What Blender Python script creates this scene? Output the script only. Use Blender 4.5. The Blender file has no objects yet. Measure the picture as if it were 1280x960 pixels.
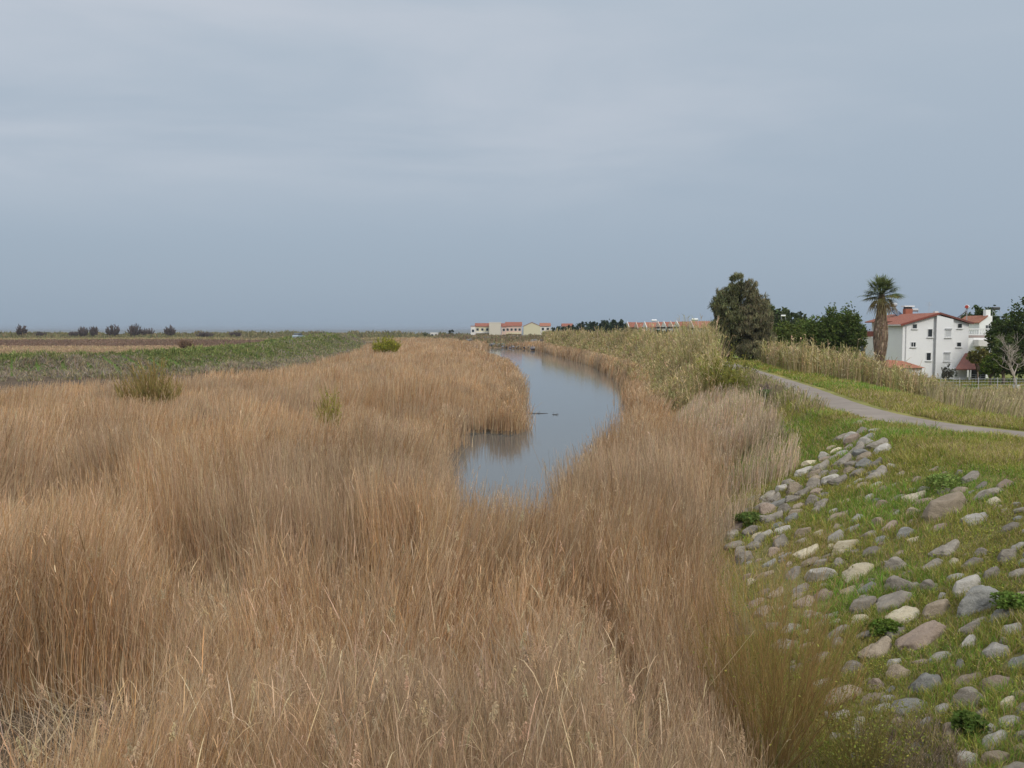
import bpy, bmesh, math, random
import numpy as np
from mathutils import Vector, Matrix, Euler
R = math.radians
random.seed(7); RNG = np.random.default_rng(7)
SC = bpy.context.scene
COL = SC.collection

# ------------------------------------------------------------------ camera
F = 1108.0; CAMZ = 6.5; PITCH = math.atan(69/1108)
cam = bpy.data.objects.new('camera', bpy.data.cameras.new('camera'))
COL.objects.link(cam); SC.camera = cam
cam.data.sensor_width = 36; cam.data.lens = 36*F/1280
cam.data.clip_start = 0.1; cam.data.clip_end = 30000
cam.location = (0, 0, CAMZ); cam.rotation_euler = (math.pi/2-PITCH, 0, 0)

# ------------------------------------------------------------------ sky, sun, exposure
SUN_EL, SUN_AZ = R(38), R(152)            # azimuth from +Y towards +X: behind the camera, to the right
w = bpy.data.worlds.new('World'); SC.world = w; w.use_nodes = True
nt = w.node_tree; nt.nodes.clear()
def N(t, **k):
    n = nt.nodes.new(t)
    for a, b in k.items(): setattr(n, a, b)
    return n
def L(a, b): nt.links.new(a, b)
out = N('ShaderNodeOutputWorld'); bg = N('ShaderNodeBackground'); L(bg.outputs[0], out.inputs[0])
bg.inputs['Strength'].default_value = 0.1
sky = N('ShaderNodeTexSky', sky_type='NISHITA'); sky.sun_disc = False
sky.sun_elevation = SUN_EL; sky.sun_rotation = SUN_AZ; sky.dust_density = 3.0; sky.air_density = 1.0
tc = N('ShaderNodeTexCoord'); sep = N('ShaderNodeSeparateXYZ'); L(tc.outputs['Generated'], sep.inputs[0])
# overcast veil: brightness rises towards the zenith
rise = N('ShaderNodeMapRange', interpolation_type='SMOOTHSTEP'); L(sep.outputs['Z'], rise.inputs[0])
rise.inputs[1].default_value = 0.33; rise.inputs[2].default_value = 0.95
rise.inputs[3].default_value = 0.0; rise.inputs[4].default_value = 1.0
low = N('ShaderNodeValToRGB'); L(sep.outputs['Z'], low.inputs[0])
cr = low.color_ramp
cr.elements[0].position = 0.0; cr.elements[0].color = (3.2, 4.0, 4.95, 1)
cr.elements[1].position = 0.36; cr.elements[1].color = (4.65, 5.38, 6.2, 1)
e = cr.elements.new(0.10); e.color = (3.65, 4.45, 5.4, 1)
mp = N('ShaderNodeMapping'); L(tc.outputs['Generated'], mp.inputs[0]); mp.inputs['Scale'].default_value = (1.6, 1.6, 7.0)
mp.inputs['Location'].default_value = (0.35, 0.1, 0.2); mp.inputs['Rotation'].default_value = (0, R(6), 0)
nz = N('ShaderNodeTexNoise'); L(mp.outputs[0], nz.inputs['Vector'])
nz.inputs['Scale'].default_value = 1.15; nz.inputs['Detail'].default_value = 5.0; nz.inputs['Roughness'].default_value = 0.55
nz.inputs['Distortion'].default_value = 0.4
nr = N('ShaderNodeMapRange', interpolation_type='SMOOTHSTEP'); L(nz.outputs[0], nr.inputs[0])
nr.inputs[1].default_value = 0.33; nr.inputs[2].default_value = 0.68
hi = N('ShaderNodeMapRange', interpolation_type='SMOOTHSTEP'); L(sep.outputs['Z'], hi.inputs[0])
hi.inputs[1].default_value = 0.08; hi.inputs[2].default_value = 0.22
lf = N('ShaderNodeMapRange'); L(sep.outputs['X'], lf.inputs[0])        # the veil is thicker to the west (left)
lf.inputs[1].default_value = -0.5; lf.inputs[2].default_value = 0.5; lf.inputs[3].default_value = 1.0; lf.inputs[4].default_value = 0.40
mm = N('ShaderNodeMath', operation='MULTIPLY'); L(nr.outputs[0], mm.inputs[0]); L(hi.outputs[0], mm.inputs[1])
mm2 = N('ShaderNodeMath', operation='MULTIPLY'); L(mm.outputs[0], mm2.inputs[0]); L(lf.outputs[0], mm2.inputs[1])
cl = N('ShaderNodeMix', data_type='RGBA'); L(mm2.outputs[0], cl.inputs[0]); L(low.outputs[0], cl.inputs[6])
cl.inputs[7].default_value = (5.55, 6.0, 6.7, 1)
zen = N('ShaderNodeMix', data_type='RGBA'); L(rise.outputs[0], zen.inputs[0]); L(cl.outputs[2], zen.inputs[6])
zen.inputs[7].default_value = (15.5, 15.8, 16.2, 1)
mixs = N('ShaderNodeMix', data_type='RGBA'); mixs.inputs[0].default_value = 0.93
L(sky.outputs[0], mixs.inputs[6]); L(zen.outputs[2], mixs.inputs[7])
L(mixs.outputs[2], bg.inputs['Color'])
sun = bpy.data.objects.new('sun', bpy.data.lights.new('sun', 'SUN')); COL.objects.link(sun)
sun.data.energy = 1.7; sun.data.angle = R(14); sun.data.color = (1.0, 0.95, 0.87)
sd = Vector((math.sin(SUN_AZ)*math.cos(SUN_EL), math.cos(SUN_AZ)*math.cos(SUN_EL), math.sin(SUN_EL)))
sun.rotation_euler = sd.to_track_quat('Z', 'Y').to_euler(); sun.location = (0, 0, 60)
SC.view_settings.view_transform = 'Standard'; SC.view_settings.look = 'None'
SC.view_settings.exposure = 0.0; SC.view_settings.gamma = 1.0; SC.view_settings.use_curve_mapping = False
SC.cycles.max_bounces = 6; SC.cycles.diffuse_bounces = 3; SC.cycles.transparent_max_bounces = 8
SC.cycles.transmission_bounces = 4; SC.cycles.volume_bounces = 0
SC.cycles.use_denoising = True

# ------------------------------------------------------------------ helpers: placing
def ray(px, py):
    fw = np.array([0, math.cos(PITCH), -math.sin(PITCH)]); up = np.array([0, math.sin(PITCH), math.cos(PITCH)])
    return fw + np.array([1, 0, 0])*(px-640)/F + up*(480-py)/F
def pt(px, py, Y):
    r = ray(px, py); t = Y/r[1]
    return np.array([0, 0, CAMZ]) + r*t
def X(px, Y): return float(pt(px, 411, Y)[0])
def Z(py, Y): return float(pt(640, py, Y)[2])
def smooth(a, b, x):
    t = np.clip((np.asarray(x, float)-a)/(b-a), 0, 1); return t*t*(3-2*t)
def vnoise(x, y, seed=0):
    x = np.asarray(x, float); y = np.asarray(y, float)
    xi = np.floor(x).astype(np.int64); yi = np.floor(y).astype(np.int64); fx = x-xi; fy = y-yi
    def h(a, b):
        n = (a*374761393 + b*668265263 + seed*982451653) & 0x7fffffff
        n = ((n ^ (n >> 13))*1274126177) & 0x7fffffff
        return ((n ^ (n >> 16)) & 0xffff)/65535.0
    fx = fx*fx*(3-2*fx); fy = fy*fy*(3-2*fy)
    return (h(xi, yi)*(1-fx)+h(xi+1, yi)*fx)*(1-fy) + (h(xi, yi+1)*(1-fx)+h(xi+1, yi+1)*fx)*fy
def fbm(x, y, seed=0, o=3):
    s = 0; a = .5; tot = 0
    for k in range(o):
        s = s+a*vnoise(x*2**k, y*2**k, seed+k*17); tot += a; a *= .5
    return s/tot
def project(x, y, z):
    """photograph pixel of a world point"""
    z = z-CAMZ; dep = y*math.cos(PITCH)-z*math.sin(PITCH); upc = y*math.sin(PITCH)+z*math.cos(PITCH)
    return 640+F*x/dep, 480-F*upc/dep
def inpoly(x, y, P):
    r = np.zeros(np.shape(x), bool); n = len(P)
    for i in range(n):
        x0, y0 = P[i]; x1, y1 = P[(i+1) % n]
        c = ((y0 > y) != (y1 > y)) & (x < (x1-x0)*(y-y0)/((y1-y0) if y1 != y0 else 1e-9)+x0)
        r ^= c
    return r
def polydist(x, y, P):
    """distance to a polyline and the parameter (segment index + fraction) of its closest point"""
    best = np.full(np.shape(x), 1e9); par = np.zeros(np.shape(x))
    for i in range(len(P)-1):
        ax, ay = P[i][:2]; bx, by = P[i+1][:2]; dx, dy = bx-ax, by-ay
        t = np.clip(((x-ax)*dx+(y-ay)*dy)/(dx*dx+dy*dy), 0, 1)
        d = np.hypot(x-ax-t*dx, y-ay-t*dy); m = d < best
        best = np.where(m, d, best); par = np.where(m, i+t, par)
    return best, par
def bend(P, n=8):
    """Catmull-Rom through the points"""
    P = [np.array(p, float) for p in P]; Q = [2*P[0]-P[1]]+P+[2*P[-1]-P[-2]]; o = []
    for i in range(1, len(Q)-2):
        for k in range(n):
            t = k/n; a, b, c, d = Q[i-1:i+3]
            o.append(.5*((2*b)+(c-a)*t+(2*a-5*b+4*c-d)*t*t+(3*b-a-3*c+d)*t**3))
    o.append(P[-1]); return [tuple(p) for p in o]

# ------------------------------------------------------------------ the lie of the land
PATH = bend([(60, 19.5), (40, 21.5), (27, 24.0), (19.5, 26.6), (15.9, 30.5), (14.9, 35), (15.2, 41), (17.0, 53), (18.8, 67), (20.6, 82),
             (23, 105), (25, 140), (24, 190), (20, 240), (14, 290)])
LDIKE = bend([(-230, 96), (-150, 112), (-100, 119), (-77, 125), (-60, 138), (-55.5, 160), (-55, 200), (-57, 240), (-61, 300), (-66, 350)])
LDIKE_Z = np.interp(np.arange(len(LDIKE))/8.0, [0, 3, 5, 6, 7, 8, 9], [2.5, 2.5, 2.6, 3.2, 4.0, 4.5, 3.6])
CANAL_R = [(0.5, 22.2), (1.4, 26), (2.5, 30.5), (3.9, 36.5), (5.2, 43), (6.2, 50), (7.6, 58), (8.5, 67), (10.2, 80), (11.6, 92), (13.0, 110), (13.6, 135), (13.4, 160),
           (12.2, 185), (10.6, 210), (8.8, 240), (6, 270), (0, 296), (-10, 308)]
CANAL_L = [(-22, 312), (-12, 296), (-7.0, 284), (-11.0, 250), (-9.6, 225), (-7.2, 200), (-3.6, 165), (-0.4, 136), (0.7, 115), (1.2, 92), (1.0, 76), (0.6, 66),
           (0.9, 60), (0.1, 54.5), (-1.8, 55.5), (-3.4, 53.5), (-3.2, 48), (-4.6, 43.2), (-7.6, 41.6), (-7.6, 39.3), (-5.4, 37.4), (-3.5, 34.5), (-2.4, 30), (-1.7, 26), (-0.7, 22)]
CANAL_R = [(a+.75*min(1, max(0, (b-36)/12)), b) for a, b in CANAL_R]; CANAL_L = [(a-.45*min(1, max(0, (b-52)/12)), b) for a, b in CANAL_L]
CANAL = [tuple(p) for p in bend(CANAL_R, 3)]+[tuple(p) for p in bend(CANAL_L, 3)]
LAGOON = [(-58, 395), (-52, 385), (-40, 388), (-28, 400), (-20, 420), (-30, 445), (-52, 450), (-62, 430)]
CRX = ([-10, 8, 14, 20, 30, 40, 53, 67, 82, 105, 140, 190, 240, 300], [10.6, 11.2, 11.6, 11.9, 12.3, 12.8, 14.6, 16.4, 18.2, 20.6, 22.4, 21.2, 17.2, 8])
def crest_x(y): return np.interp(y, *CRX)
def terrain(x, y):
    x = np.asarray(x, float); y = np.asarray(y, float)
    z = 0.12+0.35*fbm(x/9, y/9, 3)*smooth(8, 30, np.abs(x-5)+y*.2)
    far = smooth(290, 460, y)
    z = z+far*(0.7+0.5*fbm(x/40, y/40, 9))
    # field on the right
    cx = crest_x(y)
    z = np.where(x > cx, np.maximum(z, 0.5+.15*fbm(x/12, y/12, 4)), z)
    # right dike: slope to the canal, crest, gentle back slope
    up = 0.12+0.4386*(x-(cx-6.6)); up = np.minimum(up, 3.0)
    up = up+0.05*(fbm(x/.9, y/.9, 21)-.5)*smooth(0, .5, up)*(1-smooth(2.7, 2.95, up))
    pd, pp = polydist(x, y, PATH)
    side = np.where(y > 24, x-np.interp(y, [24, 26.6, 30.5, 35, 41, 53, 67, 82, 105, 140, 190, 240, 290, 400], [27, 19.5, 15.9, 14.9, 15.2, 17, 18.8, 20.6, 23, 25, 24, 20, 14, 8]), -1)
    back = 3.0-2.5*smooth(2.6, 15, np.where(side > 0, np.minimum(side, np.maximum(pd, side*.5)), 0))
    endf = 1-smooth(285, 330, y)
    dike = np.minimum(up, back)
    dike = np.where(pd < 2.6, 3.0, dike)*endf
    z = np.where(x > cx-6.6, np.maximum(z, dike), z)
    # left dike
    ld, lp = polydist(x, y, LDIKE)
    lz = np.interp(lp, np.arange(len(LDIKE)), LDIKE_Z)
    lump = (fbm(x/5, y/5, 31)-.5)*.5
    face = lz*(1-smooth(2.2, 12.0, ld))+lump*smooth(2, 5, ld)*(1-smooth(9, 14, ld))
    z = np.where(ld < 15, np.maximum(z, face), z)
    # dunes by the sea on the left
    shore = np.interp(x, [-700, -300, -150, -60, -10, 60, 200, 700], [520, 535, 545, 560, 540, 640, 900, 1500])
    dn = np.exp(-((y-(shore-45))/26)**2)*(1.1+2.0*fbm(x/28, y/60, 41)*smooth(-20, -90, x))
    z = z+dn*smooth(40, -20, x)
    z = np.where(y > shore, 1.0-(y-shore)*.05, z)
    z = np.maximum(z, -3.0)
    # town ground on the far right and the mounds by the canal's end
    z = z+1.1*np.exp(-((x+8)/42)**2-((y-455)/40)**2)
    # water bodies
    inw = inpoly(x, y, CANAL) | inpoly(x, y, LAGOON)
    z = np.where(inw, -0.7, z)
    return z
def at(px, py, z=None):
    """the point of the land that shows at a pixel of the photograph"""
    r = ray(px, py)
    if z is not None:
        t = (z-CAMZ)/r[2]; return np.array([0, 0, CAMZ])+r*t
    ts = np.concatenate([np.arange(4, 60, .05), np.arange(60, 400, .5)])
    P = np.array([0, 0, CAMZ])+r*ts[:, None]
    h = P[:, 2]-terrain(P[:, 0], P[:, 1]); i = int(np.argmax(h < 0))
    return P[i]

# ------------------------------------------------------------------ helpers: materials
def mat(name):
    m = bpy.data.materials.new(name); m.use_nodes = True; t = m.node_tree
    return m, t, t.nodes['Principled BSDF']
def simple(name, col, rough=.8, var=.12, scale=6.0, bump=0.0, spec=.3):
    m, t, b = mat(name)
    tcn = t.nodes.new('ShaderNodeTexCoord'); n = t.nodes.new('ShaderNodeTexNoise')
    t.links.new(tcn.outputs['Object'], n.inputs['Vector']); n.inputs['Scale'].default_value = scale; n.inputs['Detail'].default_value = 6
    hsv = t.nodes.new('ShaderNodeMix'); hsv.data_type = 'RGBA'
    hsv.inputs[6].default_value = (*[c*(1-var) for c in col], 1); hsv.inputs[7].default_value = (*[min(1, c*(1+var)) for c in col], 1)
    t.links.new(n.outputs[0], hsv.inputs[0]); t.links.new(hsv.outputs[2], b.inputs['Base Color'])
    b.inputs['Roughness'].default_value = rough; b.inputs['Specular IOR Level'].default_value = spec
    if bump:
        bp = t.nodes.new('ShaderNodeBump'); bp.inputs['Strength'].default_value = bump; bp.inputs['Distance'].default_value = .05
        t.links.new(n.outputs[0], bp.inputs['Height']); t.links.new(bp.outputs[0], b.inputs['Normal'])
    return m
def leafmat(name, trans=.3):
    """each blade or leaf carries its own base colour in the attribute col"""
    m = bpy.data.materials.new(name); m.use_nodes = True; t = m.node_tree; t.nodes.clear()
    o = t.nodes.new('ShaderNodeOutputMaterial'); d = t.nodes.new('ShaderNodeBsdfDiffuse'); tr = t.nodes.new('ShaderNodeBsdfTranslucent')
    a = t.nodes.new('ShaderNodeAttribute'); a.attribute_name = 'col'; mx = t.nodes.new('ShaderNodeMixShader'); mx.inputs[0].default_value = trans
    t.links.new(a.outputs['Color'], d.inputs[0]); t.links.new(a.outputs['Color'], tr.inputs[0])
    t.links.new(d.outputs[0], mx.inputs[1]); t.links.new(tr.outputs[0], mx.inputs[2]); t.links.new(mx.outputs[0], o.inputs[0])
    return m
M_BLADE = leafmat('dry_blades', .30); M_LEAF = leafmat('green_leaves', .28)

# ------------------------------------------------------------------ helpers: objects
def link(name, me, m=None, parent=None):
    o = bpy.data.objects.new(name, me); COL.objects.link(o)
    if m is not None: me.materials.append(m)
    if parent is not None: o.parent = parent
    return o
def tag(o, label=None, cat=None, group=None, kind=None):
    if label: o['label'] = label
    if cat: o['category'] = cat
    if group: o['group'] = group
    if kind: o['kind'] = kind
    return o
def empty(name, loc, rz=0, **k):
    o = bpy.data.objects.new(name, None); COL.objects.link(o); o.location = [float(v) for v in loc]; o.rotation_euler.z = rz
    return tag(o, **k)
def npmesh(name, V, Fc, col=None, smoothf=False):
    V = np.ascontiguousarray(V, np.float32).reshape(-1, 3); Fc = np.ascontiguousarray(Fc, np.int32); k = Fc.shape[1]
    me = bpy.data.meshes.new(name); me.vertices.add(len(V)); me.vertices.foreach_set('co', V.ravel())
    me.loops.add(Fc.size); me.loops.foreach_set('vertex_index', Fc.ravel())
    me.polygons.add(len(Fc)); me.polygons.foreach_set('loop_start', np.arange(0, Fc.size, k, dtype=np.int32))
    me.polygons.foreach_set('use_smooth', np.full(len(Fc), smoothf))
    if col is not None:
        a = me.attributes.new('col', 'FLOAT_COLOR', 'POINT'); c = np.ones((len(V), 4), np.float32); c[:, :3] = col
        a.data.foreach_set('color', c.ravel())
    me.update(calc_edges=True)
    return me
class Bl:
    """collects ribbons (quads) with a colour per ribbon"""
    def __init__(s): s.V = []; s.F = []; s.C = []; s.n = 0
    def add(s, V, Fc, C): s.V.append(V.reshape(-1, 3)); s.F.append(Fc+s.n); s.C.append(C.reshape(-1, 3)); s.n += len(s.V[-1])
    def ribbons(s, P, wd, yaw, col, droop=None):
        """P (N,K,3) spines, wd (N,K) half widths, yaw (N) or (N,K) direction of the ribbon's width"""
        Nn, K = P.shape[:2]
        if Nn == 0: return
        yaw = np.broadcast_to(np.asarray(yaw)[:, None] if np.ndim(yaw) == 1 else yaw, (Nn, K))
        off = np.stack([np.cos(yaw)*wd, np.sin(yaw)*wd, np.zeros_like(wd)], -1)
        V = np.stack([P-off, P+off], 2)                       # N,K,2,3
        b = (np.arange(Nn)*K*2)[:, None, None]; k = (np.arange(K-1)*2)[None, :, None]
        Fc = (b+k+np.array([0, 1, 3, 2])[None, None]).reshape(-1, 4)
        C = np.broadcast_to(col[:, None, None, :], (Nn, K, 2, 3))
        s.add(V, Fc, np.ascontiguousarray(C))
    def quads(s, c, u, v, col):
        """centres c (N,3), half axes u, v (N,3): a leaf-shaped (rhombic) face"""
        if len(c) == 0: return
        V = np.stack([c-u, c-v*.9+u*.1, c+u, c+v*.9+u*.1], 1)
        Fc = (np.arange(len(c))*4)[:, None]+np.arange(4)[None]
        s.add(V, Fc, np.ascontiguousarray(np.broadcast_to(col[:, None, :], (len(c), 4, 3))))
    def build(s, name, m, parent=None):
        return link(name, npmesh(name, np.concatenate(s.V), np.concatenate(s.F), np.concatenate(s.C)), m, parent)
def vary(base, n, v=.14, hue=.05, rng=RNG):
    b = np.array(base)[None, :] if np.ndim(base) == 1 else base
    return np.clip(b*(1+v*rng.standard_normal((n, 1)))*(1+hue*rng.standard_normal((n, 3))), .005, .9)
def pick(cols, wts, n, rng=RNG):
    return np.array(cols)[rng.choice(len(cols), n, p=np.array(wts)/sum(wts))]
def sample(n, lim, keep, P0=None, rng=RNG):
    """random places, thinning with distance from the camera: even in log distance"""
    y0, y1, mg = lim
    y = np.exp(rng.uniform(math.log(y0), math.log(y1), n)); u = rng.uniform(-.62, .62, n)
    x = u*y+rng.uniform(-mg, mg, n)
    k = keep(x, y); return x[k], y[k]
class MB:
    """collects boxes, tubes and prisms into ONE mesh"""
    def __init__(s): s.bm = bmesh.new()
    def box(s, c, d, rz=0, rx=0, ry=0, bevel=0):
        g = bmesh.ops.create_cube(s.bm, size=1)['verts']
        bmesh.ops.scale(s.bm, vec=d, verts=g)
        bmesh.ops.transform(s.bm, matrix=Matrix.Translation(c) @ Euler((rx, ry, rz)).to_matrix().to_4x4(), verts=g)
        if bevel:
            es = list({e for v in g for e in v.link_edges}); bmesh.ops.bevel(s.bm, geom=es, offset=bevel, segments=2, affect='EDGES', profile=.6)
        return s
    def ext(s, a, b):
        """box by two corners"""
        a, b = np.array(a, float), np.array(b, float); return s.box(tuple((a+b)/2), tuple(np.abs(b-a)))
    def prism(s, pts, d):
        """polygon pts (3-D, planar) swept by vector d"""
        a = [s.bm.verts.new(p) for p in pts]; b = [s.bm.verts.new(Vector(p)+Vector(d)) for p in pts]; n = len(a)
        s.bm.faces.new(a); s.bm.faces.new(b[::-1])
        for i in range(n): s.bm.faces.new((a[i], b[i], b[(i+1) % n], a[(i+1) % n]))
        return s
    def tube(s, P, r, n=6):
        P = [Vector(p) for p in P]; rs = r if hasattr(r, '__len__') else [r]*len(P); rings = []
        for i, p in enumerate(P):
            t = (P[min(i+1, len(P)-1)]-P[max(i-1, 0)]).normalized()
            a = t.orthogonal().normalized() if i == 0 else (a-t*a.dot(t)).normalized()
            b = t.cross(a)
            rings.append([s.bm.verts.new(p+(a*math.cos(q)+b*math.sin(q))*rs[i]) for q in [2*math.pi*k/n for k in range(n)]])
        for A, B in zip(rings, rings[1:]):
            for k in range(n): s.bm.faces.new((A[k], A[(k+1) % n], B[(k+1) % n], B[k]))
        s.bm.faces.new(rings[0][::-1]); s.bm.faces.new(rings[-1]); return s
    def build(s, name, m, parent=None, smoothf=False):
        bmesh.ops.recalc_face_normals(s.bm, faces=s.bm.faces)
        me = bpy.data.meshes.new(name); s.bm.to_mesh(me); s.bm.free()
        if smoothf: me.polygons.foreach_set('use_smooth', [True]*len(me.polygons))
        return link(name, me, m, parent)

# ------------------------------------------------------------------ ground sheet
def spaced(parts):
    o = []
    for a, b, st in parts: o += list(np.arange(a, b, st))
    return np.array(o+[parts[-1][1]])
gx = spaced([(-7000, -1000, 500), (-1000, -300, 40), (-300, -110, 6), (-110, -12, 1.4), (-12, 4, .6), (4, 16, .3), (16, 45, .7), (45, 130, 3), (130, 400, 15), (400, 1000, 50), (1000, 7000, 500)])
gy = spaced([(-60, 4, 4), (4, 45, .33), (45, 100, .8), (100, 180, 1.6), (180, 320, 2.6), (320, 620, 5), (620, 1000, 25), (1000, 9000, 500)])
GX, GY = np.meshgrid(gx, gy); GZ = terrain(GX, GY)
nx, ny = len(gx), len(gy)
i0 = (np.arange(ny-1)[:, None]*nx+np.arange(nx-1)[None]).reshape(-1, 1)
gf = i0+np.array([0, 1, nx+1, nx])[None]
def ground_col(x, y):
    """the soil's and turf's own colour"""
    x = x.ravel(); y = y.ravel(); cx = crest_x(y)
    n1 = fbm(x/6, y/6, 51)[:, None]; n2 = fbm(x/1.5, y/1.5, 52)[:, None]; n3 = fbm(x/60, y/7, 57)[:, None]
    mud = np.array([.095, .07, .047]); c = mud*(0.8+.5*n2)
    turf = np.array([.20, .185, .06])*(1-n1)+np.array([.16, .17, .05])*n1
    turf = turf*(.7+.6*n2)+np.array([.05, .03, .012])*(n1 > .58)
    soil = np.array([.15, .12, .075])*(.7+.6*n2)
    slope = ((x > cx-6.8) & (x <= cx-.6))[:, None]; c = np.where(slope, soil*.45+turf*.55, c)
    c = np.where((x > cx-1.2)[:, None] & (y < 330)[:, None], turf, c)
    fld = np.array([.17, .185, .055])*(.75+.5*n1); c = np.where((x > cx+12)[:, None], fld, c)
    ld, lp = polydist(x, y, LDIKE)
    lg = np.array([.085, .13, .03])*(.6+.8*n2); lb = np.array([.16, .125, .085])*(.7+.6*n1)
    wl = np.clip((ld-7)/6+ (n1[:, 0]-.5)*1.4, 0, 1)[:, None]
    c = np.where((ld < 15)[:, None], lg*(1-wl)+lb*wl, c)
    marsh = np.array([.25, .175, .105])*(.75+.5*n3)+np.array([-.09, -.065, -.035])*(smooth(.55, .68, n3)); marsh2 = np.array([.21, .165, .09])*(.7+.6*n1)
    far = (y > 150)[:, None] & (x < 8)[:, None] & (ld >= 15)[:, None]
    c = np.where(far, np.where((y > 320)[:, None], marsh2*.4+marsh*.6, marsh), c)
    beyond = (ld >= 15) & (x < -70) & (y > 112); c = np.where(beyond[:, None], marsh, c)
    shore = np.interp(x, [-700, -300, -150, -60, -10, 60, 200, 700], [520, 535, 545, 560, 540, 640, 900, 1500])
    dune = (np.exp(-((y-(shore-45))/26)**2)*(x < 20))[:, None]
    dcol = np.array([.19, .155, .085])*(.7+.6*n1); c = c*(1-dune)+dcol*dune
    sand = ((y > shore-16) & (x < 100))[:, None]; c = np.where(sand, np.array([.46, .43, .37]), c)
    town = ((x > 8) & (y > 330))[:, None]; c = np.where(town, np.array([.13, .12, .07])*(.7+.6*n1), c)
    inw = inpoly(x, y, CANAL)[:, None]; c = np.where(inw, np.array([.07, .06, .04]), c)
    return np.clip(c, .01, .9)
m, t, b = mat('ground')
a = t.nodes.new('ShaderNodeAttribute'); a.attribute_name = 'col'
n = t.nodes.new('ShaderNodeTexNoise'); n.inputs['Scale'].default_value = 2.2; n.inputs['Detail'].default_value = 9; n.inputs['Roughness'].default_value = .7
tcn = t.nodes.new('ShaderNodeTexCoord'); t.links.new(tcn.outputs['Object'], n.inputs['Vector'])
rm = t.nodes.new('ShaderNodeMapRange'); rm.inputs[1].default_value = .3; rm.inputs[2].default_value = .7; rm.inputs[3].default_value = .6; rm.inputs[4].default_value = 1.4
t.links.new(n.outputs[0], rm.inputs[0])
mu = t.nodes.new('ShaderNodeMix'); mu.data_type = 'RGBA'; mu.blend_type = 'MULTIPLY'; mu.inputs[0].default_value = 1
t.links.new(a.outputs['Color'], mu.inputs[6]); t.links.new(rm.outputs[0], mu.inputs[7]); t.links.new(mu.outputs[2], b.inputs['Base Color'])
bp = t.nodes.new('ShaderNodeBump'); bp.inputs['Strength'].default_value = .6; bp.inputs['Distance'].default_value = .12
t.links.new(n.outputs[0], bp.inputs['Height']); t.links.new(bp.outputs[0], b.inputs['Normal'])
b.inputs['Roughness'].default_value = .95; b.inputs['Specular IOR Level'].default_value = .1
g = link('ground', npmesh('ground', np.stack([GX, GY, GZ], -1), gf, ground_col(GX, GY), True), m)
tag(g, 'ground of marsh, dikes, dunes and field stretching to the horizon', 'ground', kind='structure')

# water: one sheet at level 0 (canal, lagoon, sea)
m, t, b = mat('water')
b.inputs['Base Color'].default_value = (.085, .09, .085, 1); b.inputs['IOR'].default_value = 1.34; b.inputs['Specular IOR Level'].default_value = .5
gm = t.nodes.new('ShaderNodeNewGeometry'); sp = t.nodes.new('ShaderNodeSeparateXYZ'); t.links.new(gm.outputs['Position'], sp.inputs[0])
fr = t.nodes.new('ShaderNodeMapRange'); t.links.new(sp.outputs['Y'], fr.inputs[0]); fr.inputs[1].default_value = 350; fr.inputs[2].default_value = 520
fr.inputs[3].default_value = .07; fr.inputs[4].default_value = .35; t.links.new(fr.outputs[0], b.inputs['Roughness'])
mpw = t.nodes.new('ShaderNodeMapping'); mpw.inputs['Scale'].default_value = (1.2, 3.2, 1); t.links.new(gm.outputs['Position'], mpw.inputs[0])
nw = t.nodes.new('ShaderNodeTexNoise'); nw.inputs['Scale'].default_value = 1.4; nw.inputs['Detail'].default_value = 4; t.links.new(mpw.outputs[0], nw.inputs['Vector'])
bp = t.nodes.new('ShaderNodeBump'); bp.inputs['Strength'].default_value = .05; bp.inputs['Distance'].default_value = .05
t.links.new(nw.outputs[0], bp.inputs['Height']); t.links.new(bp.outputs[0], b.inputs['Normal'])
wx = np.array([-7000, -200, 200, 7000.]); wy = np.array([20, 320, 600, 9000.]); WX, WY = np.meshgrid(wx, wy)
wi = (np.arange(3)[:, None]*4+np.arange(3)[None]).reshape(-1, 1)+np.array([0, 1, 5, 4])[None]
wo = link('water', npmesh('water', np.stack([WX, WY, np.zeros_like(WX)], -1), wi), m)
tag(wo, 'calm grey-blue water of the winding canal and the sea', 'water', kind='structure')

# path on the dike: worn asphalt strip with ragged edges
def strip(P, hw, z, seed):
    P = np.array(P); T = np.gradient(P, axis=0); T /= np.linalg.norm(T, axis=1)[:, None]; Nn = np.stack([-T[:, 1], T[:, 0]], 1)
    s = np.linspace(0, len(P)-1, len(P)*6); ix = np.arange(len(P))
    P = np.stack([np.interp(s, ix, P[:, k]) for k in (0, 1)], 1); Nn = np.stack([np.interp(s, ix, Nn[:, k]) for k in (0, 1)], 1)
    rows = []
    for k, f in enumerate(np.linspace(-1, 1, 7)):
        j = hw*f*(1+.10*(fbm(s*1.3, s*0+k*9.1, seed)-.5)*(abs(f) == 1))
        rows.append(np.concatenate([P+Nn*np.reshape(j, (-1, 1)), np.full((len(s), 1), 0.0)+z+0.03*(1-f*f)], 1))
    V = np.stack(rows, 1); K = 7; n_ = len(s)
    Fc = (np.arange(n_-1)[:, None]*K+np.arange(K-1)[None]).reshape(-1, 1)+np.array([0, 1, K+1, K])[None]
    return V, Fc
m, t, b = mat('asphalt')
tcn = t.nodes.new('ShaderNodeTexCoord'); n = t.nodes.new('ShaderNodeTexNoise'); n.inputs['Scale'].default_value = .8; n.inputs['Detail'].default_value = 10; n.inputs['Roughness'].default_value = .7
t.links.new(tcn.outputs['Object'], n.inputs['Vector']); rp = t.nodes.new('ShaderNodeValToRGB'); t.links.new(n.outputs[0], rp.inputs[0])
rp.color_ramp.elements[0].position = .3; rp.color_ramp.elements[0].color = (.165, .136, .112, 1); rp.color_ramp.elements[1].position = .72; rp.color_ramp.elements[1].color = (.255, .217, .18, 1)
t.links.new(rp.outputs[0], b.inputs['Base Color']); b.inputs['Roughness'].default_value = .9
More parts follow.
